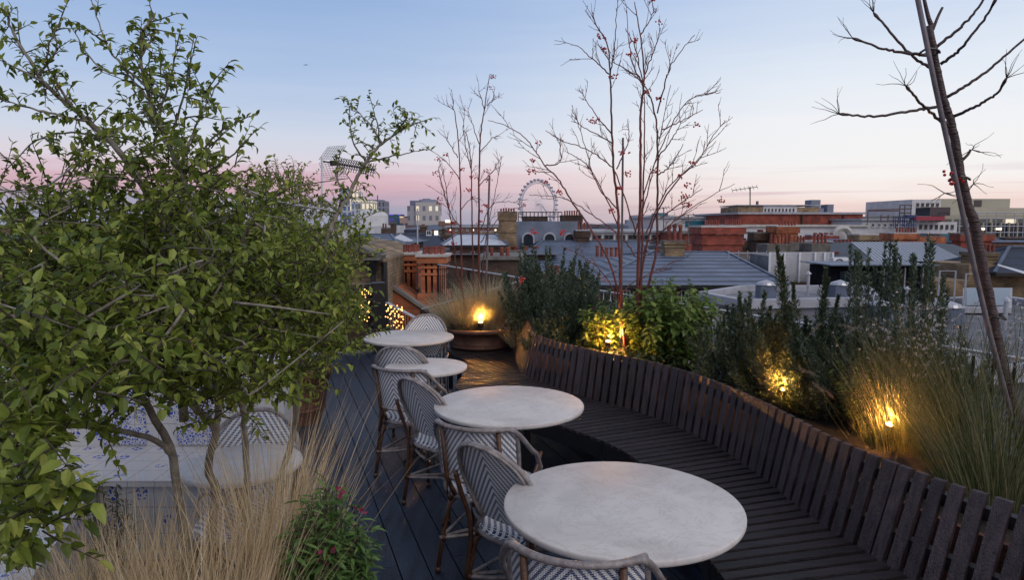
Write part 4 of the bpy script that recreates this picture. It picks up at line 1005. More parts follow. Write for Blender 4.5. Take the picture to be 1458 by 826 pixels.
def fluted(px0,px1,pyt,pyb,Y,label,npots,k):
    x0,x1=X(px0,Y),X(px1,Y); zt_,zb_=Z(pyt,Y),Z(pyb,Y); w_=(x1-x0)
    t = thing('chimney_stack', label, 'chimney', ((x0+x1)/2,Y,zb_-6)); m=MB()
    n=k; sw=w_/n; m.box2(x0+sw*.1,x1-sw*.1,Y+.26,Y+.8,zb_-6,zt_-.02)
    for i in range(n): m.box2(x0+sw*(i+.20),x0+sw*(i+.80),Y,Y+1.0,zb_,zt_-.14)
    m.box2(x0-.05,x1+.05,Y-.08,Y+1.06,zb_-6,zb_+.001)
    for z,e in ((zt_-.40,.02),(zt_-.25,.03)): m.box2(x0-e,x1+e,Y-e,Y+1+e,z,z+.05)
    m.box2(x0-.06,x1+.06,Y-.06,Y+1.06,zt_-.135,zt_); m.build('stack', M['bk_orange'], t)
    m=MB(); m.box2(x0-.09,x1+.09,Y-.09,Y+1.09,zt_+.002,zt_+.05); m.build('cap', M['stone'], t)
    for r_ in range(2):
        for i in range(npots):
            cx=x0+w_*(i+.5)/npots; m=MB(); rr=w_/npots*.40; h=Z(pyt-14,Y)-zt_-.05; m.lathe([(rr,0),(rr*.8,.05),(rr*.72,h*.85),(rr*.95,h*.87),(rr*.95,h)],(cx,Y+.28+r_*.45,zt_+.05),10); m.build('chimney_pot', M['pot'], t)
    return t
fluted(569,592,363,412,15.5,'left of the two tall fluted orange brick chimney stacks',3,3)
fluted(597,631,366,418,14.6,'wider right-hand of the two tall fluted orange brick chimney stacks',4,4)
m=MB(); t=thing('brick_finial','short pointed orange brick pier left of the fluted chimney stacks','chimney',(X(560,15.2),15.2,-8)); m.box2(X(556,15.2),X(565,15.2),15.2,15.6,-8,Z(385,15.2)); m.build('pier',M['bk_orange'],t)
m=MB(); m.lathe([(.10,0),(.13,.03),(.06,.12),(.07,.16),(.01,.24)],(X(560.5,15.2),15.4,Z(385,15.2)),10); m.build('finial',M['bk_orange'],t)
gb_ = thing('gabled_roof','orange brick gable with stone coping dropping to the right below the fluted chimneys','building',(X(600,14),14,G0))
m=MB(); g1=V((X(553,14.0),14.0,Z(408,14))); g2=V((X(648,14.0),14.0,Z(472,14))); g0=V((X(553,14),14,G0)); g3=V((X(648,14),14,G0)); dd=V((0,1.6,0))
m.hexa([g0,g3,g3+dd,g0+dd],[g1,g2,g2+dd,g1+dd]); m.build('wall',M['bk_orange'],gb_); m=MB(); m.bar(g1+V((0,.1,.03)),g2+V((0,.1,.03)),.3,.06); m.build('coping',M['stonedk'],gb_)
# white turret
Yt=40; tu = thing('white_turret','white square turret with a lead pyramid roof among dark slates','turret',(X(567,Yt),Yt+1,G0))
m=MB(); x0,x1=X(555,Yt),X(580,Yt); m.box2(x0,x1,Yt,Yt+(x1-x0),G0,Z(345,Yt)); m.build('wall',M['white'],tu)
for (a,b) in ((565,568),): window(tu,a,b+1,353,365,Yt,M['stonew'])
m=MB(); m.box2(X(553.5,Yt),X(582,Yt),Yt-.1,Yt+1.3,Z(346,Yt),Z(344,Yt)); 
for k in range(10): xx=X(555+k*2.7,Yt); m.box2(xx-.03,xx+.03,Yt-.06,Yt-.002,Z(347.5,Yt),Z(346,Yt)-.002)
m.build('cornice',M['white'],tu)
m=MB(); q0,q1=X(552,Yt),X(583.5,Yt); c=(q0+q1)/2; za=Z(344,Yt)+.01; m.add([(q0,Yt-.2,za),(q1,Yt-.2,za),(q1,Yt+1.5,za),(q0,Yt+1.5,za),(c,Yt+.6,Z(333,Yt))],[(0,1,4),(1,2,4),(2,3,4),(3,0,4),(3,2,1,0)]); m.build('roof',M['zinc'],tu)
tb2 = bld('white_house','white rendered wing below the turret with a blue roof',548,592,384,38,1.8,M['white']); boxpart(tb2,'roof',547,566,376,384,38,1.5,M['lead'])
# dark slate roofs
ds = bld('slate_roofed_house','house with a broad very dark slate roof behind the fluted chimneys',568,648,366,50,14,M['bk_dark']); hip(ds,560,652,364,50,14,566,622,333,M['tileb'],rd=.5)
boxpart(ds,'skirting',575,608,327,333,60,3,M['slated'],zb=-8)
chim(ds,598,606,323,333,57,1,M['bk_dark'],1,4); window(ds,607,614,328,335,52,M['white'],M['glassd']); window(ds,618,624,328,335,52,M['white'],M['litcool'])
chim(None,556,561,318,345,52,1,M['bk_dark'],2,5,label='slim dark chimney stack left of the broad dark slate roof',zb=-12)
chim(None,543,551,326,380,43,1.2,M['bk_dark'],2,8,label='tall dark chimney stack left of the white turret',zb=-12)
bt = bld('terraced_house','dark blue slate house with white dormers behind the brick end wall',505,560,352,36,12,M['bk_dark']); hip(bt,500,562,350,36,12,505,556,334,M['slate'])
for p in (519,531,): window(bt,p,p+9,338,349,35.8,M['galv'],M['glassb'])
pk = bld('brick_terrace','pinkish brick terrace with small roof and lit attic windows beyond the bowl tree',640,712,350,38,10,M['bk_pink'],cop=None); hip(pk,636,716,349,38,10,650,706,334,M['zinc'],trims=True)
for k in range(3): window(pk,650+k*20,656+k*20,358,368,38)
lf = bld('brick_terrace','long low pink brick terrace on the left skyline behind the bowl tree',636,714,324,140,18,M['bk_pink'],cop=M['coping'])
for k in range(9): window(lf,640+k*8,643+k*8,326,329,140,None,M['litcool'] if k in (0,4,8) else M['glassd'])
cr1 = bld('brick_building','small brick building with a lit top storey right of the beige tower',624,644,315,170,12,M['bk_pink']); boxpart(cr1,'lit_storey',634,641,313,317,169.8,.2,M['litcool'])
for (a,b,pt,Y_,lab) in ((627,642,335,55,'dark chimneyed cottage roof between the dark slates and the pink terrace'),):
    q=bld('cottage',lab,a,b,pt,Y_,6,M['bk_dark']); chim(q,629,633,326,335,Y_+2,.8,M['bk_dark'],2,5)
# white dome like hall on the left
wh = thing('white_hall','pale rendered hall with a shallow curved roof behind the shrub branch','building',(X(500,60),70,G0))
m=MB(); m.box2(X(466,62),X(533,62),62,80,G0,Z(322,62)); m.build('wall',M['stonew'],wh)
m=MB(); c=X(497,62); r=X(524,62)-c; m.lathe([(r,0),(r*1.0,Z(305,62)-Z(322,62)),(r*.8,Z(299,62)-Z(322,62)),(r*.4,Z(296,62)-Z(322,62)),(.1,Z(295,62)-Z(322,62))],(c,72,Z(322,62)),32); m.build('roof',M['stonew'],wh)
# towers
def tower(label,px0,px1,pyt,Y,dep,m_,extra=()):
    t=thing('tower_block',label,'tower',(X((px0+px1)/2,Y),Y+dep/2,G0)); boxpart(t,'wall',px0,px1,pyt,330,Y,dep,m_,zb=G0)
    for (nm_,a,b,c_,d_,yo,dp,mm) in extra: boxpart(t,nm_,a,b,c_,d_,Y+yo,dp,mm)
    return t
mA=gridmat('tower_front_blue',(.45,.48,.55),(.10,.16,.30),9,12,.6,.7); mB=gridmat('tower_front_lit',(.50,.48,.45),(.16,.17,.22),7,12,.6,.75,.75,(1,.85,.55),.6)
mC=gridmat('tower_front_dark',(.22,.22,.28),(.06,.07,.11),7,11,.5,.7); mD=gridmat('tower_front_stone',(.42,.40,.39),(.16,.17,.22),9.5,14,.45,.5,.7,(1,.85,.6),.45)
tower('tall blue and white glazed tower, tallest on the left skyline',484,499,269,1300,30,mA,(('lit_face',499,513,271,330,0,30,mB),))
tower('lower pale tower with rows of lit windows in front of the tallest one',503,531,286,1150,40,mB,(('blue_face',502,509,287,330,-6,6,mA),))
tower('dark ribbed tower with a crane-like mast on top',521,549,286,1250,40,mC,(('mast',537.5,538.5,278,286,5,4,M['hazeD']),('cap',524,546,284.5,286,2,20,M['hazeD'])))
tower('low blue lit office block between the dark tower and the beige tower',553,570,305,1000,40,gridmat('violet_front',(.04,.09,.14),(.10,.08,.5),14,9,.5,.4,.5,(.2,.1,1),.35),(('brick_wing',569,580,308,330,-4,30,gridmat('wing_front',(.33,.24,.22),(.05,.05,.08),8,16,.75,.5,.7,(1,.8,.5),.15)),))
sh=tower('broad beige stone tower with rows of lit windows and a stepped flat top',580,592,293,1000,45,gridmat('tower_front_shade',(.30,.30,.34),(.14,.15,.20),9.5,14,.45,.5),(('stone_face',592,624,288,330,-4,50,mD),('crown',584,600,285.5,293,6,30,M['hazeD']),('crown',597,620,284,288,8,30,M['hazeL']),('crown',602,612,282.8,284,12,20,M['hazeD'])))  # left face: shade put into a darker copy of the stone colours
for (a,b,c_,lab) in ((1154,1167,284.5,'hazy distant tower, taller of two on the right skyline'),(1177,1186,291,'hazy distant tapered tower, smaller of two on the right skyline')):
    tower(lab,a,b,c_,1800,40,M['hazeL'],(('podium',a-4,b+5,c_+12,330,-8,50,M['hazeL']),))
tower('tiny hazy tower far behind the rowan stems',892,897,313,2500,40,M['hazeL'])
# observation wheel
Yw=1600; cw=onY(766.5,291,Yw); ow=thing('observation_wheel','giant white observation wheel with pods on the skyline behind the roofs','ferris wheel',(cw.x,Yw,G0))
rr=Z(258,Yw)-cw.z; ang=radians(38); hx=V((cos(ang),sin(ang),0)); hy=V((-sin(ang),cos(ang),0))
def wp(a,r,o=0): return cw+hx*(cos(a)*r)+V((0,0,sin(a)*r))+hy*o
m=MB()
for o_,r_ in ((-3.5,rr),(3.5,rr),(0,rr*.91)): m.tube([wp(2*pi*k/64,r_,o_) for k in range(64)],.75,5,closed=True)
for k in range(64): a=2*pi*k/64; b=2*pi*(k+.5)/64; m.tube([wp(a,rr,-3.5),wp(b,rr*.91,0),wp(a,rr,3.5)],.4,4); m.tube([wp(a,rr,-3.5),wp(a,rr,3.5)],.4,4)
m.build('rim',M['wheel'],ow); m=MB()
for k in range(64): a=2*pi*k/64; m.tube([wp(a,3,-6 if k%2 else 6),wp(a,rr*.91,0)],.14,3)
m.build('spokes',M['wheel'],ow); m=MB(); m.tube([wp(0,0,-7),wp(0,0,7)],1.4,10); m.build('hub',M['wheel'],ow)
for s_ in (-1,1): m=MB(); b=cw+hx*(s_*30)+hy*-45; m.tube([wp(0,0,-12),V((b.x,b.y,G0))],1.6,6); m.build('leg',M['wheel'],ow)
pod=None
for k in range(32):
    p=wp(2*pi*k/32,rr+3.6,0)
    if pod is None: b=MB(); b.sphere((0,0,0),4.2,10,6,.62); pod=b.build('pod',mat('pod_glass',(.32,.34,.42),.2),ow,True,local=True); o=pod
    else: o=pod.copy(); COL.objects.link(o)
    o.location=p-V(ow.location)
# ---- unremarkable rooftops filling the distance
fillm=[M['bk_pink'],M['bk_yellow'],M['bk_dark'],M['stonew'],M['stone'],M['bk_red'],M['flat'],M['stonedk']]
roofm=[M['slated'],M['slate'],M['lead'],M['tileb'],M['zinc'],M['flat']]
def filler(n,Y0,Y1,pt0,pt1,px0,px1,wm0,wm1,label,group,pm=True,far=False):
    for i in range(n):
        Y_=Y0*(Y1/Y0)**((i+R.random())/n); px=px0+(px1-px0)*((i*.6180339+R.uniform(-.02,.02))%1); w_=R.uniform(wm0,wm1)*F/Y_; pt=R.uniform(pt0,pt1)
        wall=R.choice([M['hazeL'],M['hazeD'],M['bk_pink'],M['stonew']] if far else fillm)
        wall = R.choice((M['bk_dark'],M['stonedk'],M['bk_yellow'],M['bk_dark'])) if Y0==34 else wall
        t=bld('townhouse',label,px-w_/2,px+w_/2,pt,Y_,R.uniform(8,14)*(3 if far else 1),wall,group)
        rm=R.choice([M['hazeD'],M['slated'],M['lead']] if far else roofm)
        if R.random()<.75:
            hip(t,px-w_/2,px+w_/2,pt-.2,Y_,12*(3 if far else 1),px-w_*R.uniform(.15,.4),px+w_*R.uniform(.15,.4),pt-R.uniform(3,7)*(.35 if far else 1),rm,trims=False)
        if pm:
            nw=R.randint(2,4)
            for j in range(nw):
                a=px-w_*.4+w_*.8*j/nw; window(t,a,a+w_*.09,pt+1.5+w_*.02,pt+1.5+w_*.02+w_*.15,Y_,R.choice([M['white'],M['stonedk'],M['white']]),M['litwin'] if R.random()<.06 else M['glassd'])
        if pm and R.random()<.8:
            cx=px+w_*R.uniform(-.35,.35); cwid=R.uniform(1.2,2.4)*F/Y_; chim(t,cx,cx+cwid,pt-R.uniform(3,6),pt+4,Y_+3,1,R.choice([M['bk_dark'],M['bk_pink'],M['stonedk']]),0 if far else 3,R.uniform(3,6)*60/Y_,corbel=False)
filler(30,60,130,340,352,380,1480,9,18,'one of the small mixed roofs filling the middle distance','mixed roofs in the middle distance')
filler(34,150,420,326,333,380,1480,14,30,'one of the low roofs in the farther city','low roofs of the farther city')
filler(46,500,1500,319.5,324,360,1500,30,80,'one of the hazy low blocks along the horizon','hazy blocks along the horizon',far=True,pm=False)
filler(22,34,58,362,378,380,1500,8,14,'one of the lower roofs tucked behind the nearer chimneys','lower roofs behind the nearer chimneys')
# ---- aerials and poles
def pole(label,px,py0,py1,Y,r,m_,extra=None,name='aerial_mast',cat_='mast'):
    t=thing(name,label,cat_,onY(px,py1,Y)); m=MB(); m.tube([onY(px,py1,Y),onY(px,py0,Y)],r,6); m.build('mast',m_,t); return t
pole('tall thin white pole rising between the fluted chimneys',594.5,297,440,17,.02,M['galv'])
an=pole('left-hand rooftop television aerial on a white mast with a wire grid reflector',458.5,222,420,9.5,.016,M['white'],name='television_aerial',cat_='aerial')
Yn=9.5
def reflector(y0,y1,sx):
    m=MB(); A=[onY(467,y0[0],Yn),onY(493,y0[1],Yn+.3)]; B=[onY(454,y1[0],Yn),onY(481,y1[1],Yn+.3)]
    for k in range(9): m.tube([A[0].lerp(A[1],k/8),B[0].lerp(B[1],k/8)],.003,4)
    for k in range(9): m.tube([A[0].lerp(B[0],k/8),A[1].lerp(B[1],k/8)],.003,4)
    return m
reflector((209,207),(227,226),0).build('reflector',M['galv'],an)
m=MB(); A=[onY(454,232,Yn),onY(486,228,Yn+.3)]; B=[onY(463,255,Yn),onY(495,254,Yn+.3)]
for k in range(9): m.tube([A[0].lerp(A[1],k/8),B[0].lerp(B[1],k/8)],.003,4); m.tube([A[0].lerp(B[0],k/8),A[1].lerp(B[1],k/8)],.003,4)
m.build('reflector',M['galv'],an)
m=MB(); a=onY(457,229,Yn); b=onY(533,242,Yn+.5); m.tube([a,b],.012,6)
for k in range(16):
    c=a.lerp(b,.3+.7*k/15); m.tube([c+V((-.07,.0,.10)),c+V((.05,0,-.06))],.006,4); m.tube([c+V((.03,0,.09)),c+V((-.03,0,-.09))],.005,4)
m.box(tuple(a.lerp(b,.22)),(.08,.06,.07)); m.build('boom',M['black'],an)
def yagi(label,px,pt,pb,Y,sz):
    t=pole(label,px,pt,pb,Y,.035*Y/40,M['stonedk'],name='television_aerial',cat_='aerial'); m=MB(); p=onY(px,pt,Y); m.tube([p+V((-sz,0,-.2*sz)),p+V((sz*.4,0,0))],.02*Y/40,4)
    for k in range(7): q=p+V((-sz+1.4*sz*k/6,0,-.2*sz+.2*sz*k/6)); m.tube([q+V((0,-.3,-.12*sz)),q+V((0,.3,.12*sz))],.014*Y/40,4)
    m.build('boom',M['stonedk'],t)
yagi('small television aerial standing on the long brick block',1068,266,294,92,2.4); yagi('television aerial above the white rooftop office',945,295,330,60,1.2)
yagi('thin television aerial beside the louvred white storey',980,305,350,42,.9)

pl_=thing('aeroplane','tiny aeroplane high in the blue sky above the aerial','aeroplane',onY(435,92,5200)); P0=onY(435,92,5200)
m=MB(); m.tube([P0+V((-17,5,0)),P0+V((-14,4,0)),P0+V((14,-4,0)),P0+V((17,-5,.5))],[.5,1.8,1.8,.4],8); m.build('fuselage',M['hazeD'],pl_)
m=MB(); m.hexa([P0+V((-4,1,-.4)),P0+V((4,-1,-.4)),P0+V((3,-18,0)),P0+V((0,-17,0))],[P0+V((-4,1,.3)),P0+V((4,-1,.3)),P0+V((3,-18,.3)),P0+V((0,-17,.3))]); m.hexa([P0+V((-4,1,-.4)),P0+V((4,-1,-.4)),P0+V((9,16,0)),P0+V((6,17,0))],[P0+V((-4,1,.3)),P0+V((4,-1,.3)),P0+V((9,16,.3)),P0+V((6,17,.3))]); m.build('wing',M['hazeD'],pl_)
m=MB(); m.hexa([P0+V((11,-3.5,1)),P0+V((15,-4.6,1)),P0+V((15,-4.4,1)),P0+V((11,-3.3,1))],[P0+V((14.5,-4.4,6)),P0+V((17,-5,6)),P0+V((17,-4.8,6)),P0+V((14.5,-4.2,6))]); m.build('tail_fin',M['hazeD'],pl_)

for i in range(34):
    Y_=R.uniform(48,120); px=520+900*((i*.618034)%1); w_=R.uniform(1.3,2.8)*F/Y_; pt=R.uniform(331,348) if Y_<85 else R.uniform(325,334)
    k=R.randint(3,6); st_=chim(None,px,px+w_,pt,pt+20,Y_,1.2,R.choice([M['bk_orange'],M['bk_dark'],M['bk_yellow'],M['bk_red']]),k,R.uniform(4,7)*60/Y_,R.choice([M['stonedk'],M['coping']]),M['pot'],label='one of the small potted chimney stacks scattered over the middle rooftops',group='small chimney stacks over the middle rooftops',zb=-12)

for (x,y,z,k) in ((1090,424,-.55,0),(1150,421,-.55,1),(1195,424,-.55,0),(1120,470,-.9,1),(1250,455,-.9,0),(1300,470,-.9,1),(1350,460,-.75,0),(1430,470,-.75,1),(1290,445,-.9,1)):
    p=onZ(x,y,z); t=thing('roof_vent',('squat capped vent on the flat roofs beyond the railing','slim vent pipe on the flat roofs beyond the railing')[k],'vent',p,0,('capped vents on the flat roofs','vent pipes on the flat roofs')[k]); m=MB()
    if k: m.tube([p,p+V((0,0,.7))],.05,8); m.build('pipe',M['galv'],t); m=MB(); m.lathe([(.09,.72),(.08,.76),(.01,.82)],p,10); m.build('cowl',M['galv'],t)
    else: m.box((p.x,p.y,p.z+.2),(.5,.5,.4)); m.build('curb',M['lead'],t); m=MB(); m.lathe([(.30,.42),(.26,.5),(.02,.58)],p,14); m.build('cowl',M['galv'],t)
for k in range(7): window(mo,1309+k*7.5,1313+k*7.5,320,326,80,M['stonedk'])
for k in range(5): window(mo,1303+k*7,1307+k*7,289,294,92,M['stonedk'])
for k in range(9): window(lr,1088+k*5,1090+k*5,297,301,96,M['stonedk'])
for k in range(8): window(scf,1232+k*8.5,1237+k*8.5,318,323,82,M['white'])
filler(22,60,220,330,350,-420,400,11,20,'one of the small mixed roofs filling the middle distance','mixed roofs in the middle distance')
filler(18,400,1200,319.5,325,-500,380,50,110,'one of the hazy low blocks along the horizon','hazy blocks along the horizon',far=True,pm=False)
# ================================================================== planting
def rnd(a=1): return V((R.uniform(-a,a),R.uniform(-a,a),R.uniform(-a,a)))
def leafclump(m, tw, p, d, L, n, ll, lw, droop=.2, spread=1.0, tr=.0018):
    # a twig with leaves in pairs
    pts=[]; cur=p.copy(); dd=d.normalized()
    for i in range(5): pts.append(cur.copy()); cur=cur+dd*(L/4); dd=(dd+rnd(.18)+V((0,0,-.05))).normalized()
    if tw is not None: tw.tube(pts,[tr*(1.2-.2*i) for i in range(5)],4)
    for i in range(n):
        t=(i+.8)/n*4; k=min(int(t),3); q=pts[k].lerp(pts[k+1],t-k); ax=(pts[k+1]-pts[k]).normalized()
        s=ax.cross(rnd()); 
        if s.length<1e-3: continue
        s.normalize(); ld=(ax*R.uniform(.3,.9)+s*spread+V((0,0,R.uniform(-.25,.25)))).normalized()
        nn=(V((0,0,1))+rnd(.55)); m.leaf(q,ld,nn,ll*R.uniform(.6,1.2),lw*R.uniform(.75,1.15),.22,R.uniform(0,.5))
def px_path(pts, Y, dY=0, n=6):
    k=len(pts); return cat([onY(x,y,Y+(dY*i/(k-1) if k>1 else 0)) for i,(x,y) in enumerate(pts)], n)
def limb(m, pts, r0, r1, n=6, rough=.0):
    k=len(pts); P=[p+rnd(rough) if 0<i<k-1 else p for i,p in enumerate(pts)]; m.tube(P,[r0+(r1-r0)*i/(k-1) for i in range(k)],n)
# ---------------- the big shrub at the left
sh=thing('green_shrub','big leafy multi-stemmed green shrub filling the left of the terrace','shrub',onY(345,930,2.3))
tr=MB(); tw=MB(); lv=MB()
YS=2.3
base=(345,930)
stems=[([(345,960),(345,826),(352,757),(349,631),(349,594),(382,527),(400,440),(430,380)],2.3,.3,.016,.006),
 ([(349,594),(336,531),(326,450),(330,360)],2.3,.1,.012,.005),
 ([(330,960),(300,800),(308,705),(297,668),(308,612),(310,557),(296,440),(270,300),(264,259),(240,205),(224,168),(210,130),(203,102),(201,50),(218,25)],2.2,-.1,.016,.003),
 ([(300,960),(262,760),(247,653),(222,600),(195,555),(175,534),(155,488),(120,420)],2.1,-.2,.016,.006),
 ([(247,653),(222,627),(160,612),(111,606),(60,612),(10,624)],2.05,-.3,.010,.004),
 ([(310,557),(300,440),(240,330),(208,274),(168,213),(125,172),(102,152),(70,125),(56,107),(36,75),(15,40),(8,12)],2.2,0,.014,.003),
 ([(345,960),(370,820),(395,700),(420,600),(440,430),(468,337),(482,300),(497,279),(508,252),(521,231),(540,208),(560,192),(582,180),(599,173)],2.6,.3,.015,.003),
 ([(308,612),(262,560),(262,520),(240,470),(190,400),(120,350),(60,300)],2.2,-.2,.013,.004),
 ([(262,600),(262,500),(285,430),(310,390)],2.25,0,.016,.008)]
for pts,Y,dY,r0,r1 in stems: limb(tr,px_path(pts,Y,dY,5),r0,r1,7,.003)
side=[([(224,168),(240,120),(252,65)],2.1),([(213,127),(173,91),(152,61),(130,0)],2.1),([(152,61),(128,45)],2.1),([(240,205),(262,130),(275,75)],2.15),([(255,240),(283,170),(310,120)],2.15),([(262,250),(310,190),(345,170)],2.15),([(210,140),(185,110),(140,95),(104,42)],2.1),([(102,152),(76,110),(66,80),(88,22)],2.15),([(60,115),(30,100),(0,85)],2.15),([(125,172),(70,160),(30,150),(0,140)],2.15),
 ([(264,259),(320,230),(355,195)],2.15),([(201,80),(215,55),(205,45)],2.1),([(56,107),(80,70),(75,40)],2.15),([(150,200),(120,190),(60,195),(10,240)],2.15),([(200,260),(150,250),(80,262),(30,270)],2.1),([(497,279),(480,255),(482,230)],2.85),([(521,231),(502,200),(498,160)],2.85),([(540,208),(538,180),(530,150)],2.9),([(560,192),(580,165),(572,155)],2.9),([(482,300),(455,290),(430,300)],2.8),([(521,231),(560,222),(595,215)],2.9),([(468,340),(500,320),(530,305)],2.8),([(455,400),(490,390),(520,340)],2.8),([(545,205),(525,175),(498,148)],2.9)]
def growleaves(pts, ll, lw, every, nl, L, m=lv, tw_=tw, sc=1):
    for i in range(1,len(pts)-1):
        if R.random()<every:
            d=(pts[i+1]-pts[i-1]).normalized(); q=(d*.5+rnd(1)+V((0,0,.35))).normalized(); leafclump(m,tw_,pts[i],q,L*R.uniform(.5,1.2),nl,ll,lw)
for pts,Y in side:
    P=px_path(pts,Y,R.uniform(-.15,.15),6); limb(tr,P,.0045,.0016,5,.003); growleaves(P,.026,.0125,.6,5,.05); leafclump(lv,tw,P[-1],(P[-1]-P[-2]),.06,6,.028,.014)
for pts,Y,dY,r0,r1 in stems[2:3]+stems[5:7]:
    P=px_path(pts,Y,dY,7); 
    for i in range(len(P)):
        if P[i].z>1.75 and R.random()<.75: leafclump(lv,tw,P[i],rnd(1)+V((0,0,.3)),.10*R.uniform(.5,1.3),6,.027,.013)
# crown: clumps of twigs in the volumes the photo shows
blobs=[(60,395,110,85,2.1,190),(150,345,120,55,2.3,150),(250,360,90,75,2.3,150),(120,450,130,75,1.9,210),(240,440,100,60,2.1,170),(340,400,90,75,2.3,190),(330,310,75,45,2.6,100),(410,430,70,60,2.5,140),(300,510,70,45,2.1,60),(400,500,75,40,2.4,90),(470,470,45,40,2.6,60),(60,500,80,60,1.8,120),(50,280,65,40,2.2,22),(230,265,75,40,2.2,46),(120,235,70,45,2.2,20),(240,165,65,60,2.15,34),(290,235,45,30,2.2,14),(90,560,80,26,1.7,36),(35,640,40,45,1.5,26),(50,720,36,40,1.45,22),(20,790,30,30,1.45,12),(270,545,50,35,2.0,34),(400,545,40,22,2.3,22),(455,390,40,40,2.6,40),(490,360,30,30,2.8,16),(200,495,70,40,1.9,60),(20,600,40,30,1.6,20),(200,535,90,28,2.0,34),(330,560,70,28,2.15,34),(110,600,70,22,1.75,20),(310,590,40,18,2.1,10),(20,690,40,60,1.5,18)]
for (px,py,rx,ry,Y,n) in blobs:
    for i in range(int(n*1.25)):
        a=R.uniform(0,2*pi); q=sqrt(R.random()); x=px+cos(a)*q*rx; y=py+sin(a)*q*ry; yy=Y+R.gauss(0,.22)
        p=onY(x,y,max(yy,1.25)); d=(p-onY(px,py+ry,Y)).normalized()*.6+rnd(.8)+V((0,0,.25))
        big=1.45 if Y<1.6 else (1.15 if Y<2 else 1); leafclump(lv,tw,p,d,R.uniform(.06,.17),R.randint(8,13),.031*big,.0155*big,tr=.0020)
for i in range(48):
    b=R.choice(blobs[:10]); x=b[0]+R.uniform(-1,1)*b[2]; y=b[1]+R.uniform(-1,1)*b[3]; p=onY(x,y,b[4]-.25+R.uniform(-.2,.15)); P=cat([p,p+V((R.uniform(-.12,.12),R.uniform(-.1,.1),R.uniform(-.02,.10))),p+V((R.uniform(-.25,.25),R.uniform(-.15,.15),R.uniform(-.05,.2)))],4); limb(tr,P,.0045,.0016,5)
tr.build('trunk',M['bark'],sh,True); tw.build('twigs',M['twig'],sh); lv.build('foliage',M['leaf1'],sh)
cd=MB(); cd.tube(px_path([(-60,262),(0,270),(60,268),(130,215),(185,170),(215,150),(205,158),(232,200),(262,237),(300,255),(350,270),(400,288),(470,299)],2.1,.5,8),.0035,6)
tag(cd.build('tie_cord',M['cord'],None,True,base=onY(215,150,2.2)),'pale cord tied through the top branches of the big green shrub','cord')
# ---------------- second small-leaved shrub in a terracotta pot
bp_=onZ(425,600,0); b2=thing('potted_shrub','smaller leaved shrub rising behind the big one near the aerial','shrub',(bp_.x,bp_.y,.4))
pt=thing('plant_pot','banded terracotta pot on the deck under the smaller leaved shrub','pot',(bp_.x,bp_.y,0))
m=MB(); m.lathe([(.20,0),(.24,.12),(.27,.30),(.30,.44),(.33,.46),(.33,.52),(.30,.525),(.28,.50),(.27,.46)],n=36,cap=False); m.lathe([(.24,.125),(.255,.14),(.245,.16)],n=36,cap=False); m.build('bowl',M['terra'],pt,True,local=True)
m=MB(); m.lathe([(.285,.44),(.01,.45)],n=24); m.build('soil',M['soil'],pt,local=True)
tr=MB(); tw=MB(); lv=MB(); Yb_=bp_.y
for k in range(7):
    x1=R.uniform(370,480); y1=R.uniform(250,330); limb(tr,px_path([(425+R.uniform(-6,6),560),(420+(x1-420)*.3,480),(420+(x1-420)*.7,400),(x1,y1)],Yb_,R.uniform(-.5,.3),5),.014,.003,6,.004)
for (px,py,rx,ry,n) in ((400,275,42,32,110),(380,320,50,40,130),(430,330,50,45,170),(460,390,45,55,170),(490,440,28,40,50),(400,400,60,60,140),(450,470,40,60,100),(430,540,30,30,30)):
    for i in range(n):
        a=R.uniform(0,2*pi); q=sqrt(R.random()); p=onY(px+cos(a)*q*rx,py+sin(a)*q*ry,Yb_+R.gauss(0,.3)); leafclump(lv,tw,p,rnd(.8)+V((0,0,.5)),R.uniform(.10,.22),R.randint(7,10),.042,.020,tr=.003)
tr.build('trunk',M['bark'],b2,True); tw.build('twigs',M['twig'],b2); lv.build('foliage',M['leaf2'],b2)
# ---------------- near planter with straw grasses
np_=thing('planter_box','low planter in the lower left corner holding the shrub and straw grasses','planter',(-1.1,1.7,0))
m=MB(); x0,x1,y0,y1=-1.9,-.42,.7,2.45
m.box2(x0,x1,y0,y0+.03,0,.45); m.box2(x0,x1,y1-.03,y1,0,.45); m.box2(x0,x0+.03,y0+.03,y1-.03,0,.45); m.box2(x1-.03,x1,y0+.03,y1-.03,0,.45); m.build('steel_side',M['corten'],np_)
m=MB(); m.box2(x0+.03,x1-.03,y0+.03,y1-.03,.1,.40); m.build('soil_bed',M['soil'],np_)
def tuft(name,label,cat_,c,r,n,h0,h1,w_,lean,bend,m_,group=None,bias=V((0,0,0)),plume=None,out=None):
    m=MB(); tips=[]
    for i in range(n):
        a=R.uniform(0,2*pi); q=sqrt(R.random()); o=V((cos(a)*q*r,sin(a)*q*r,0)); d=V((cos(a)*q*lean+R.gauss(0,.10),sin(a)*q*lean+R.gauss(0,.10),1))+bias
        tips.append(m.blade(c+o,d,R.uniform(h0,h1),w_*R.uniform(.7,1.3),R.uniform(.2,1)*bend))
    if out is not None: out[0].v; out[0].add(m.v,m.f); return tips
    o=m.build(name,m_,None,base=c); tag(o,label,cat_,group); return tips
def strawgrass(label,px,Y,r,n,h0,h1,lean=.32,bias=(0,0,0)):
    p=onY(px,1000,Y); c=V((p.x,Y,.38)); tuft('straw_grass',label,'grass clump',c,r,n,h0,h1,.0038,lean,.5,M['straw'],'straw coloured ornamental grasses in the left planter',V(bias))
strawgrass('big fanned clump of straw coloured grass at the bottom left under the shrub',280,1.75,.18,1050,.45,.82,.18,(.02,0,0))
strawgrass('dense straw grass clump behind the fanned one, around the shrub stem',200,1.95,.13,560,.42,.74,.18,(.03,0,0))
strawgrass('upright amber straw grass clump right of the shrub stem',395,2.15,.065,560,.6,.98,.08,(.04,0,0))
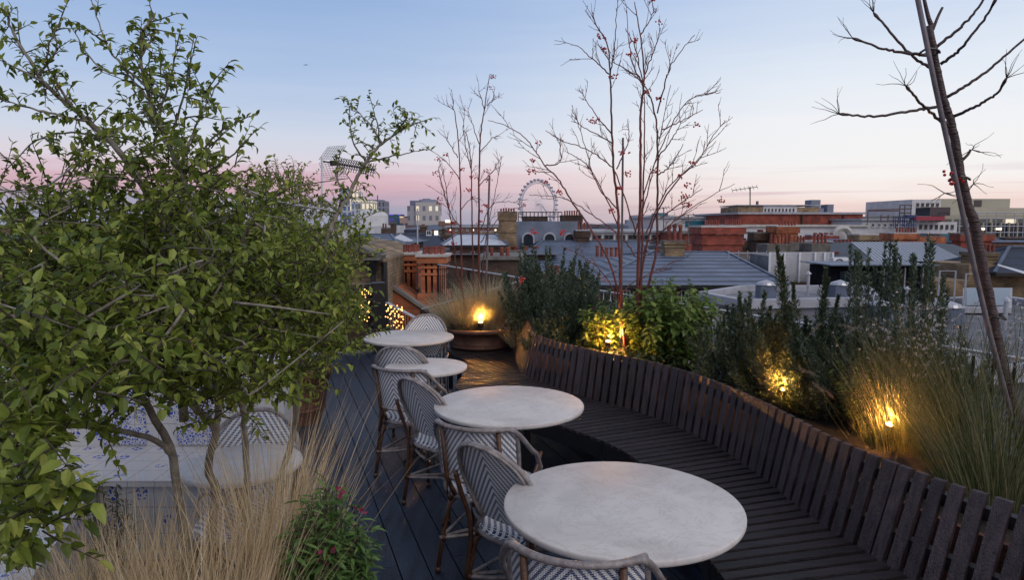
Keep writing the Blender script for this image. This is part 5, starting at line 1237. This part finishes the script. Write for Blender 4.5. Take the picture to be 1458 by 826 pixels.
strawgrass('small straw grass clump at the far left bottom',118,1.8,.09,620,.45,.70,.16,(.02,0,0))
strawgrass('loose straw grass leaning right over the dark deck',415,2.1,.05,36,.7,1.1,.22,(.10,0,0))
# green flowering bush
def leafybush(name,label,c,rx,rz,n,ll,lw,m_,stemm,flowers=None,fn=0,Lr=(.25,.4),nl=16,up=1.0,group=None,cat_='bush'):
    t=thing(name,label,cat_,c,0,group); tw=MB(); lv=MB(); fl=MB()
    for i in range(n):
        a=R.uniform(0,2*pi); q=sqrt(R.random()); b=c+V((cos(a)*q*rx*.45,sin(a)*q*rx*.45,0)); top=c+V((cos(a)*q*rx,sin(a)*q*rx,rz*R.uniform(.7,1.05)*(1-.25*q*q)))
        mid=b.lerp(top,.5)+V((0,0,rz*.08)); P=cat([b,mid,top],5); tw.tube(P,[.003-.0002*j for j in range(len(P))],4)
        for j in range(nl):
            tt=.22+.8*j/nl; qk=tt*(len(P)-1); k=min(int(qk),len(P)-2); p=P[k].lerp(P[k+1],qk-k); ax=(P[k+1]-P[k]).normalized(); s=ax.cross(rnd()).normalized(); lv.leaf(p,(ax*R.uniform(.2,.9)*up+s+V((0,0,R.uniform(-.4,.1)))).normalized(),V((0,0,1))+rnd(.5),ll*R.uniform(.6,1.2),lw*R.uniform(.7,1.2),.2,R.uniform(.1,.6))
        if flowers and R.random()<fn:
            for j in range(R.randint(2,6)): fl.leaf(top+rnd(.018)+V((0,0,.01)),rnd().normalized(),rnd(),.016,.012)
    tw.build('stems',stemm,t); lv.build('foliage',m_,t)
    if flowers and fl.v: fl.build('flowers',flowers,t)['kind']='stuff'
    return t
cb=onY(470,860,1.95); leafybush('flowering_bush','green willowy bush with pinkish flower heads at the planter corner over the deck',V((cb.x,1.93,.42)),.14,.66,170,.046,.012,M['leafbr'],M['twig'],M['pinkp'],.05,nl=26)
cb=onY(505,800,2.15); leafybush('flowering_bush','sprig with magenta flowers at the right edge of the corner bush',V((cb.x-.01,2.15,.42)),.05,.45,8,.036,.012,M['leafdk'],M['twig'],M['pinkp'],.9,nl=10)
cb=onY(170,800,2.5); leafybush('herb_bush','small feathery dark green herb against the tiled seat',V((cb.x,2.45,.40)),.10,.50,16,.05,.008,M['leafdk'],M['twig'],nl=22)
# ---------------- terracotta bowl with grass and the small rowan
bc_=V((onY(683,480,7.62).x,7.62,.455)); bw=thing('terracotta_bowl','wide banded terracotta bowl planter on the far end of the slatted bench','pot',bc_)
pf=MB(); pf_c=bc_-V((0,0,.03)); 
m=MB(); m.lathe([(.28,0),(.345,.005),(.355,.03),(.345,.045),(.36,.06),(.35,.075),(.375,.14),(.395,.185),(.43,.19),(.435,.225),(.415,.235),(.395,.225),(.385,.17)],n=48,cap=False); m.build('bowl',M['terra'],bw,True,local=True)
m=MB(); m.lathe([(.39,.185),(.01,.20)],n=24); m.build('soil',M['soil'],bw,local=True)
# slatted platform under the bowl
pl=thing('slatted_platform','dark slatted timber platform carrying the terracotta bowl at the end of the bench','platform',(bc_.x,bc_.y,0))
m=MB(); e0=front[0]; e1=back[0]; k=0
dirp=(fa[0]-fa[6]).normalized(); dirp=V((dirp.x*.2,1,0)).normalized()
L0_=fa[0].copy(); R0_=ba[0]+ (ba[0]-fa[0]).normalized()*.05
for k in range(14):
    o0=dirp*(.0715*k+.008); o1=dirp*(.0715*k+.057); z=V((0,0,-.022)); m.hexa([L0_+o0+z,R0_+o0+z,R0_+o1+z,L0_+o1+z],[L0_+o0,R0_+o0,R0_+o1,L0_+o1])
m.build('slats',M['benchseat'],pl)
m=MB()
for P in (L0_,R0_): 
    i_=(R0_-L0_).normalized()*(.04 if P is L0_ else -.04); m.bar(P+i_+V((0,0,-.06)),P+i_+dirp*1.0+V((0,0,-.06)),.05,.07)
    for q in (.1,.95): pp=P+i_+dirp*q; m.box((pp.x,pp.y,.17),(.05,.05,.34))
m.build('frame',M['black'],pl)
cc=bc_+V((0,0,.19))
bt_=V((.95,.0,0))
def feather(label,c,r,n,h0,h1,lean,group='feather grasses in the bowl and planter',w_=.0055,m_=None,bias=V((0,0,0)),bend=.7):
    tuft('feather_grass',label,'grass clump',c,r,n,h0,h1,w_,lean,bend,m_ or M['feather'],group,bias)
feather('feather grass fanning over the left side of the terracotta bowl',cc+V((-.20,-.05,0)),.14,1300,.30,.60,.85)
feather('tall glowing feather grass on the right side of the terracotta bowl',cc+V((.10,-.02,0)),.15,1500,.42,.74,.5)
feather('feather grass behind the rowan stems in the bowl',cc+V((-.02,.18,0)),.14,400,.35,.55,.6)
leafybush('trailing_herb','dark little trailing plant with red tips at the front left of the bowl',cc+V((-.22,-.24,-.02)),.14,.13,40,.03,.012,M['leafdk'],M['twig'],M['pinkp'],.2,nl=9)
def twigs(tr, P, n, L, r, berries=None, bprob=.15, up=.6, gen=1, inplane=True):
    N_=len(P)
    for i in range(n):
        t=R.uniform(.2,.99)*(N_-1); k=min(int(t),N_-2); p=P[k].lerp(P[k+1],t-k); d=(P[k+1]-P[k]).normalized(); s=d.cross(rnd()).normalized(); dd=(d*.8+s*R.uniform(.5,.9)+V((0,0,up*.4))).normalized()
        l=L*R.uniform(.4,1.1); Q=[p]; cur=p
        for j in range(4): cur=cur+dd*l/4; dd=(dd+rnd(.16)+V((0,0,.05))).normalized(); Q.append(cur)
        tr.tube(Q,[r*1.25,r*1.1,r*.95,r*.8,r*.7],4)
        for j in (1,2,3,4): # buds
            tr.tube([Q[j],Q[j]+(rnd(.6)+dd).normalized()*.018*L/.3],[r*.9,r*.5],4)
        if gen>0: twigs(tr,Q,2,L*.5,r*.75,berries,bprob,up,gen-1)
        if berries is not None and R.random()<bprob: berrycluster(berries,Q[-1])
def berrycluster(m,p,n=None,rr=.0075,s=.02):
    if isinstance(m,list):
        if len(m)<95: b=MB(); berrycluster(b,p,n,rr,s); m.append(b)
        return
    for i in range(n or R.randint(5,11)): m.sphere(p+V((R.gauss(0,s),R.gauss(0,s),R.gauss(-.5*s,s*.6))),rr,6,4)
def rowan(name,label,stems_,Y,r0,side_,bn,twn,L,base,berr,fan=.25,canes=()):
    t=thing(name,label,'tree',base); tr=MB(); tw=MB(); be=[]
    for pts,rk in stems_:
        dy=R.uniform(-fan,fan); P=px_path([ (x,y) for x,y in pts],Y,dy,7); P=[p+rnd(.004) for p in P]; limb(tr,P,r0*rk,r0*.22*rk,7); twigs(tw,P[len(P)//3:],twn,L,r0*.17,be,bn)
    for pts in side_:
        dy=R.uniform(-fan,fan)*1.4; y0=Y; P=px_path(pts,y0,dy,7); P=[p+rnd(.006) for p in P]; limb(tw,P,r0*.42,r0*.17,5); twigs(tw,P,int(twn*.8),L*.75,r0*.15,be,bn)
    be2=[]
    for x,y in berr: berrycluster(be2,onY(x,y,Y-.02),13)
    be=(be2+be)[:95]
    tr.build('trunk',M['barkr'],t,True); tw.build('branches',M['barkr'],t); [b.build('berry_cluster',M['berry'],t) for b in be]
    for pts in canes: m=MB(); m.tube([onY(x,y,Y+.04) for x,y in pts],.010*Y/6,6); tag(m.build('bamboo_cane',M['cane'],None,base=onY(pts[0][0],pts[0][1],Y+.04)),'thin straight support cane among the stems of the '+('small rowan in the bowl' if Y>7 else 'tall rowan in the planter'),'cane')
rowan('rowan_tree','slender leafless rowan with red berries growing in the terracotta bowl',
 [([(678,468),(660,430),(657,360),(656,298),(654,224),(648,163),(641,148)],1),([(678,468),(674,400),(672,298),(670,224),(665,195),(661,185)],.8),([(680,468),(682,380),(682,298),(683,211),(689,158),(697,106)],1.1),([(676,468),(654,402),(645,340),(639,298),(630,265),(624,237)],.7),([(682,468),(686,400),(692,340),(708,260),(714,222)],.6)],7.6,.014,
 [[(654,254),(637,232),(613,213)],[(682,265),(700,245),(716,222)],[(685,324),(700,293),(718,287),(742,289)],[(684,345),(704,318),(722,300),(745,295)],[(652,224),(637,200),(622,185)],[(683,206),(672,175),(665,152)],[(684,215),(702,196),(712,193)],[(690,158),(684,135),(681,128)],[(694,150),(703,140),(702,128)],[(656,300),(668,285),(680,282)],[(640,300),(632,250),(630,240)],[(660,330),(640,300),(625,250)],[(670,240),(660,190),(662,150)]],
 .05,6,.22,bc_+V((0,0,.2)),[(620,245),(626,282),(646,317),(640,328),(668,270),(684,298),(690,292),(684,315),(645,345),(671,250),(700,108),(656,240)],.3,[[(690,470),(697,250)]])
# ---------------- the right-hand planter
def PL(px,Y,z=PZ-.05): p=onY(px,500,Y); return V((p.x,Y,z))
YR=5.75
rowan('rowan_tree','tall leafless multi-stemmed rowan with red berries in the planter against the sky',
 [([(890,500),(885,430),(882,360),(880,300),(874,240),(871,174),(869,120),(865,65),(849,36),(843,14)],1),([(905,500),(908,400),(911,300),(912,218),(912,160),(917,109),(911,47),(904,2)],1.1),([(908,500),(913,400),(915,300),(918,182),(916,109)],.9),([(908,500),(920,420),(934,360),(936,300),(936,203),(932,160),(921,127),(900,105),(872,87)],.9),
  ([(895,500),(886,450),(870,379),(841,326),(812,283),(795,255),(776,236),(760,212),(744,193),(718,178),(694,171)],.7),([(905,470),(918,358),(934,337),(988,294),(1046,261)],.6),([(905,450),(925,330),(960,262),(994,229),(1016,192),(1034,171)],.6)],YR,.015,
 [[(900,340),(908,320),(914,283),(935,225),(958,174),(981,142),(1005,134),(1027,131)],[(905,330),(878,250),(855,225),(831,211),(800,200),(776,185)],[(870,190),(850,165),(825,127)],[(874,205),(845,188),(814,172)],[(867,105),(845,85),(822,64)],[(911,50),(922,35),(932,11)],[(918,105),(930,75),(941,40)],[(936,160),(948,115),(951,105),(961,83),(989,49)],[(936,225),(955,200),(970,174)],[(943,185),(970,172),(1001,156)],[(905,365),(886,339),(849,310),(812,286),(785,279),(753,278)],[(868,110),(875,70),(878,10)],[(918,120),(900,90),(892,15)],[(917,130),(905,70),(890,40)],[(880,300),(850,262),(835,215),(820,165)],[(880,320),(840,240),(804,215)],[(920,330),(950,270),(980,240),(1020,200)],[(936,250),(955,235),(972,205)],[(776,236),(797,230),(797,190)],[(940,310),(975,285),(1000,268)],[(878,240),(895,200),(893,170)],[(915,300),(930,240),(955,120)],[(885,420),(905,400),(960,372)],[(890,440),(850,380),(800,350)]],
 .022,7,.25,PL(900,5.75),[(854,51),(860,69),(873,107),(921,128),(937,138),(886,216),(893,245),(933,242),(987,230),(968,248),(980,262),(1028,284),(975,277),(980,290),(758,243),(880,268),(868,298),(801,330),(742,396),(759,329)],.32,[[(884,500),(887,196)]])
# young tree with a cane, right
YT=3.55; yt=thing('young_tree','bare young tree with swollen twig ends leaning left beside its cane at the right edge','tree',onY(1458,640,YT)); tr=MB(); be=MB(); tw=MB()
trunk=[(1462,660),(1455,625),(1440,570),(1425,520),(1418,480),(1409,432),(1400,385),(1386,315),(1377,290),(1368,247),(1357,189),(1352,165),(1346,149),(1335,102),(1324,36)]
P=px_path(trunk,YT,.0,6); P=[p+rnd(.003) for p in P]; limb(tr,P,.034,.016,12)
for i in range(6,len(P),9): tr.tube([P[i]-V((0,0,.007)),P[i]+V((0,0,.007))],.0355-.0185*i/len(P),10)
limb(tr,px_path([(1328,40),(1322,25),(1315,-5)],YT),.013,.008,8); limb(tr,px_path([(1328,42),(1336,22),(1342,10)],YT),.008,.006,7)
brs=[[(1337,105),(1318,92),(1295,76),(1263,40),(1244,18)],[(1324,78),(1295,76),(1270,72),(1252,67),(1214,54)],[(1343,149),(1320,154),(1295,158),(1255,165),(1225,165),(1195,162)],[(1355,182),(1328,163),(1306,142),(1290,122)],[(1333,67),(1364,42),(1385,20),(1410,-15)],[(1339,91),(1360,76),(1375,60),(1404,22),(1420,-5)],[(1348,138),(1375,122),(1404,102),(1430,80),(1475,40)],[(1357,165),(1378,157),(1401,145),(1420,132),(1433,111)]]
for i,b in enumerate(brs):
    Q=px_path(b,YT,R.uniform(-.25,.25),6); limb(tr,Q,.0085,.0050,7,.004)
    e=Q[-1]; d=(Q[-1]-Q[-3]).normalized(); tr.tube([e-d*.05,e-d*.02,e],[.0055,.0085,.005],7)
    if i in (1,2,3,7,0):
        for k in range(6):
            dd=(d+rnd(.9)+V((0,0,.3))).normalized(); q=[e]; 
            for j in range(4): q.append(q[-1]+dd*.035); dd=(dd+rnd(.35)).normalized()
            tw.tube(q,[.0022,.0018,.0014,.001,.0008],4)
limb(tr,px_path([(1370,228),(1378,220),(1382,213)],YT),.008,.006,7); limb(tr,px_path([(1352,248),(1360,256),(1372,262)],YT),.004,.005,6)
for (x,y) in ((1384,213),(1386,262),(1345,275)):
    for k in range(6):
        q=[onY(x,y,YT)]; dd=rnd().normalized()
        for j in range(4): q.append(q[-1]+dd*.035); dd=(dd+rnd(.4)).normalized()
        tw.tube(q,[.0025,.002,.0015,.001,.001],4)
for k in range(13): be.sphere(onY(1357+R.gauss(0,7),256+R.gauss(0,5),YT-.05+R.uniform(-.02,.02)),.0085,8,6)
for x,y in ((1344,244),(1345,249)): be.sphere(onY(x,y,YT-.05),.008,8,6)
tr.build('trunk',M['barkp'],yt,True); tw.build('twigs',M['twig'],yt); be.build('berries',M['berry'],yt,True)
m=MB(); m.tube([onY(x,y,YT-.06) for x,y in ((1454,645),(1438,585),(1408,470),(1388,385),(1357,240),(1331,120),(1305,-10))],.0125,10)
tag(m.build('bamboo_stake',M['cane'],None,True,base=onY(1450,640,YT-.06)),'thick pale cane strapped to the leaning young tree at the right','cane')
for (x,y) in ((1323,74),(1366,254),(1417,452)):
    p=onY(x,y,YT-.02); m=MB(); m.tube([p+V((cos(k*pi/6)*.045,sin(k*pi/6)*.050,.008*sin(k))) for k in range(12)],.006,5,closed=True); tag(m.build('tree_tie',M['black'],None,base=p),{74:'black tie near the top of the cane and young tree',254:'black tie halfway up the cane and young tree',452:'black tie low on the cane and young tree'}[y],'tie','black ties around the cane')
# needle bushes
def spikebush(name,label,c,specs,m_,L=.022,W=.0035,stem=.003,per=300,group=None,out=1.0,radf=.05):
    t=thing(name,label,'shrub',c,0,group); tw=MB(); lv=MB()
    for (dx,dy,h,lean) in specs:
        b=c+V((dx*.35,dy*.35,0)); top=c+V((dx+lean,dy,h)); P=cat([b,b.lerp(top,.4)+V((dx*.15,dy*.15,0)),top],6); tw.tube(P,[stem*(1-.08*j) for j in range(len(P))],4); N_=len(P)
        n=int(per*h)
        for j in range(n):
            tt=(.12+.88*R.random()); qk=tt*(N_-1); k=min(int(qk),N_-2); p=P[k].lerp(P[k+1],qk-k); ax=(P[k+1]-P[k]).normalized(); s=ax.cross(rnd()).normalized()
            # short side shoots in the lower part
            if R.random()<.72 and tt<.88:
                q=p+(s+ax*1.1).normalized()*R.uniform(.0,radf)*(1.3-tt); lv.needle(q,(ax*1.0+s*.8+rnd(.5)).normalized(),L*R.uniform(.7,1.2),W)
            else: lv.needle(p,(ax*.9+s*.8).normalized(),L*R.uniform(.7,1.2),W)
    tw.build('stems',M['twig'],t); lv.build('foliage',m_,t); return t
def specs(n,rx,ry,h0,h1,lean=.08):
    o=[]
    for i in range(n):
        a=R.uniform(0,2*pi); q=sqrt(R.random()); o.append((cos(a)*q*rx,sin(a)*q*ry,R.uniform(h0,h1)*(1-.3*q*q),R.uniform(-lean,lean)))
    return o
spikebush('rosemary_bush','dense dark rosemary bush nearest the bowl, at the left end of the planter',PL(775,7.35,.5),specs(110,.46,.35,.5,1.18,.16),M['rosem'],per=520,L=.036,W=.009,radf=.09)
spikebush('rosemary_bush','rosemary bush with upright shoots left of the glowing salvia',PL(822,6.6,.5),specs(110,.34,.3,.45,1.08,.14),M['rosem'],per=520,L=.034,W=.008,radf=.08)
spikebush('rosemary_bush','low dark rosemary bush spilling behind the curved backrest',PL(790,6.3,.45),specs(70,.28,.22,.3,.55,.15),M['yew'],per=700,L=.034,W=.008)
leafybush('salvia_bush','bushy green salvia glowing yellow above the spotlight, around the rowan stems',PL(868,6.1,.52),.30,.66,110,.07,.03,M['leafyel'],M['twig'],M['pinkp'],.06,nl=17)
leafybush('salvia_bush','largest bright green salvia bush right of the rowan stems',PL(950,5.75,.52),.46,.86,190,.08,.035,M['leafyel'],M['twig'],M['pinkp'],.05,nl=19)
leafybush('salvia_bush','low dark salvia foliage along the backrest in front of the rowan',PL(905,5.55,.50),.42,.34,110,.065,.03,M['leafdk'],M['twig'],None,0,nl=12)
leafybush('salvia_bush','tall pale salvia shoots behind the rowan stems',PL(905,6.1,.52),.16,.82,26,.05,.022,M['leafyel'],M['twig'],None,0,nl=16)
leafybush('lavender_bush','small silvery lavender bush over the backrest',PL(1020,4.95,.55),.16,.27,60,.03,.006,M['silver'],M['twig'],nl=20)
spikebush('yew_bush','broad dark yew bush in the middle of the planter',PL(1065,4.95,.5),specs(120,.42,.32,.40,.86,.22),M['yew'],per=750,L=.03,W=.0075,radf=.10)
spikebush('yew_bush','tall forked yew bush rising before the louvre screen',PL(1150,4.6,.5),[(-.04,0,.78,-.10),(-.10,.05,1.20,-.12),(-.09,.04,1.12,-.10),(-.08,-.05,.95,-.06),(.06,.02,1.04,.05),(.07,.03,.97,.06),(.12,.05,.85,.10),(-.2,0,.7,-.2),(.06,-.06,.82,0),(.0,.05,.70,.0)]*2+specs(60,.34,.2,.3,.75,.2),M['yew'],per=800,L=.028,W=.0065,radf=.10)
def tallros(label,px,Y,tops,n=26):
    c=PL(px,Y,.5); sp=[]
    for (tx,ty) in tops:
        p=onY(tx,ty,Y)
        for k in range(3): sp.append((p.x-c.x+R.uniform(-.02,.02),R.uniform(-.08,.08),p.z-c.z-R.uniform(0,.05)*k,0))
    spikebush('rosemary_bush',label,c,sp+specs(n*2,.34,.22,.35,.80,.2),M['rosem'],per=700,L=.028,W=.0065,radf=.085)
tallros('tall rosemary with a fan of pale upright tips, left of two behind the brightest spotlight',1225,4.45,[(1217,350),(1234,355),(1264,342),(1250,380)],34)
tallros('tall rosemary with the highest upright tip, right of two behind the brightest spotlight',1310,4.2,[(1280,352),(1298,362),(1322,336),(1335,388),(1345,400)],34)
tallros('short rosemary between the forked yew and the taller ones',1190,4.5,[(1185,440),(1200,450)],20)
leafybush('herb_bush','yellow lit leafy herb above the brightest spotlight',PL(1240,4.22,.5),.24,.55,90,.04,.015,M['leafyel'],M['twig'],nl=18)
# grasses at right
feather('fountain grass glowing over the brightest spotlight',PL(1268,4.05,.52),.05,200,.35,.60,.35,'green and gold grasses in the right planter',.004,M['straw'],V((-.15,0,0)),.5)
feather('long fine green grass behind the young tree at the right edge',PL(1350,3.85,.5),.28,420,.6,1.05,.25,'green and gold grasses in the right planter',.0045,M['grass'])
feather('long fine green grass arching over the backrest at the right edge',PL(1420,3.35,.5),.24,420,.5,1.1,.40,'green and gold grasses in the right planter',.0045,M['grass'],V((-.08,0,0)))
feather('rough green grass at the foot of the leaning young tree',PL(1440,3.0,.48),.20,340,.45,.95,.5,'green and gold grasses in the right planter',.0045,M['grass'])
feather('fine grass between the rosemary bushes and the young tree',PL(1290,3.9,.5),.20,300,.4,.85,.3,'green and gold grasses in the right planter',.0045,M['grass'])
feather('thin dry stems in the planter behind the lavender',PL(1050,5.5,.5),.25,300,.5,.85,.35,'green and gold grasses in the right planter',.003,M['straw'])
feather('low tan grass tuft between bowl and rosemary',PL(742,7.3,.5),.12,350,.28,.45,.8,'green and gold grasses in the right planter',.004)
feather('low tan grass tuft in front of the yew, lit by the second spotlight',PL(1120,4.75,.5),.12,260,.22,.4,.9,'green and gold grasses in the right planter',.0035,M['straw'])
for (lab,px,Y,hs,n) in (('airy white flowered gaura between rosemary and young tree',1320,3.95,(.55,.95),60),('airy white flowered gaura at the right edge behind the young tree',1440,3.75,(.5,.9),55)):
    c=PL(px,Y,.5); t=thing('gaura_plant',lab,'plant',c); tw=MB(); fl=MB()
    for i in range(n):
        b=c+V((R.uniform(-.18,.18),R.uniform(-.15,.15),0)); top=b+V((R.uniform(-.26,.26),R.uniform(-.2,.2),R.uniform(*hs))); P=cat([b,b.lerp(top,.5)+rnd(.03),top],5); tw.tube(P,.0016,3)
        for j in range(R.randint(1,5)):
            q=P[-1-min(j,3)]+rnd(.015)
            for k in range(4): fl.leaf(q,rnd().normalized(),rnd(),.014,.010)
    tw.build('stems',M['grass'],t); fl.build('flowers',M['petal'],t)['kind']='stuff'
pm_=MB()
t=thing('fountain_grass','fuzzy pinkish fountain grass plumes between the rosemary bushes','grass clump',PL(1225,4.1,.5)); st_=MB()
for (x,y) in ((1160,469),(1207,465),(1213,470),(1255,508),(1243,515),(1150,530),(1180,560),(1165,552),(1325,438),(1300,445),(1290,470)):
    p=onY(x,y,4.1+R.uniform(-.1,.1)); d=V((R.choice((-1,1))*R.uniform(.3,1),R.uniform(-.3,.3),R.uniform(-.2,.6))).normalized()
    st_.tube(cat([PL(1225,4.1,.5)+rnd(.05),p-d*.1-V((0,0,.1)),p-d*.05],5),.0015,3)
    for k in range(130):
        q=p+d*R.uniform(-.05,.05); s=d.cross(rnd()).normalized(); pm_.needle(q,(d*.7+s).normalized(),.018,.0012)
pm_.build('plumes',M['plume'],t); st_.build('stems',M['grass'],t)
# spotlights
lamp('spot_bowl','lit spotlight in the terracotta bowl throwing warm light on the grass',bc_+V((.02,-.22,.30)),9,.028)
lamp('spot_bowl_small','smaller lit spotlight half hidden at the left of the bowl',bc_+V((-.10,.02,.28)),2,.02)
lamp('spot_salvia','lit spotlight at the foot of the glowing salvia bush',onY(866,487,5.80),9,.022)
lamp('spot_yew','lit spotlight hidden behind the broad yew bush',onY(1113,556,4.55),6,.02)
lamp('spot_grass','brightest low spotlight at the foot of the fountain grass, near the planter edge',onY(1266,606,3.9),7,.026)
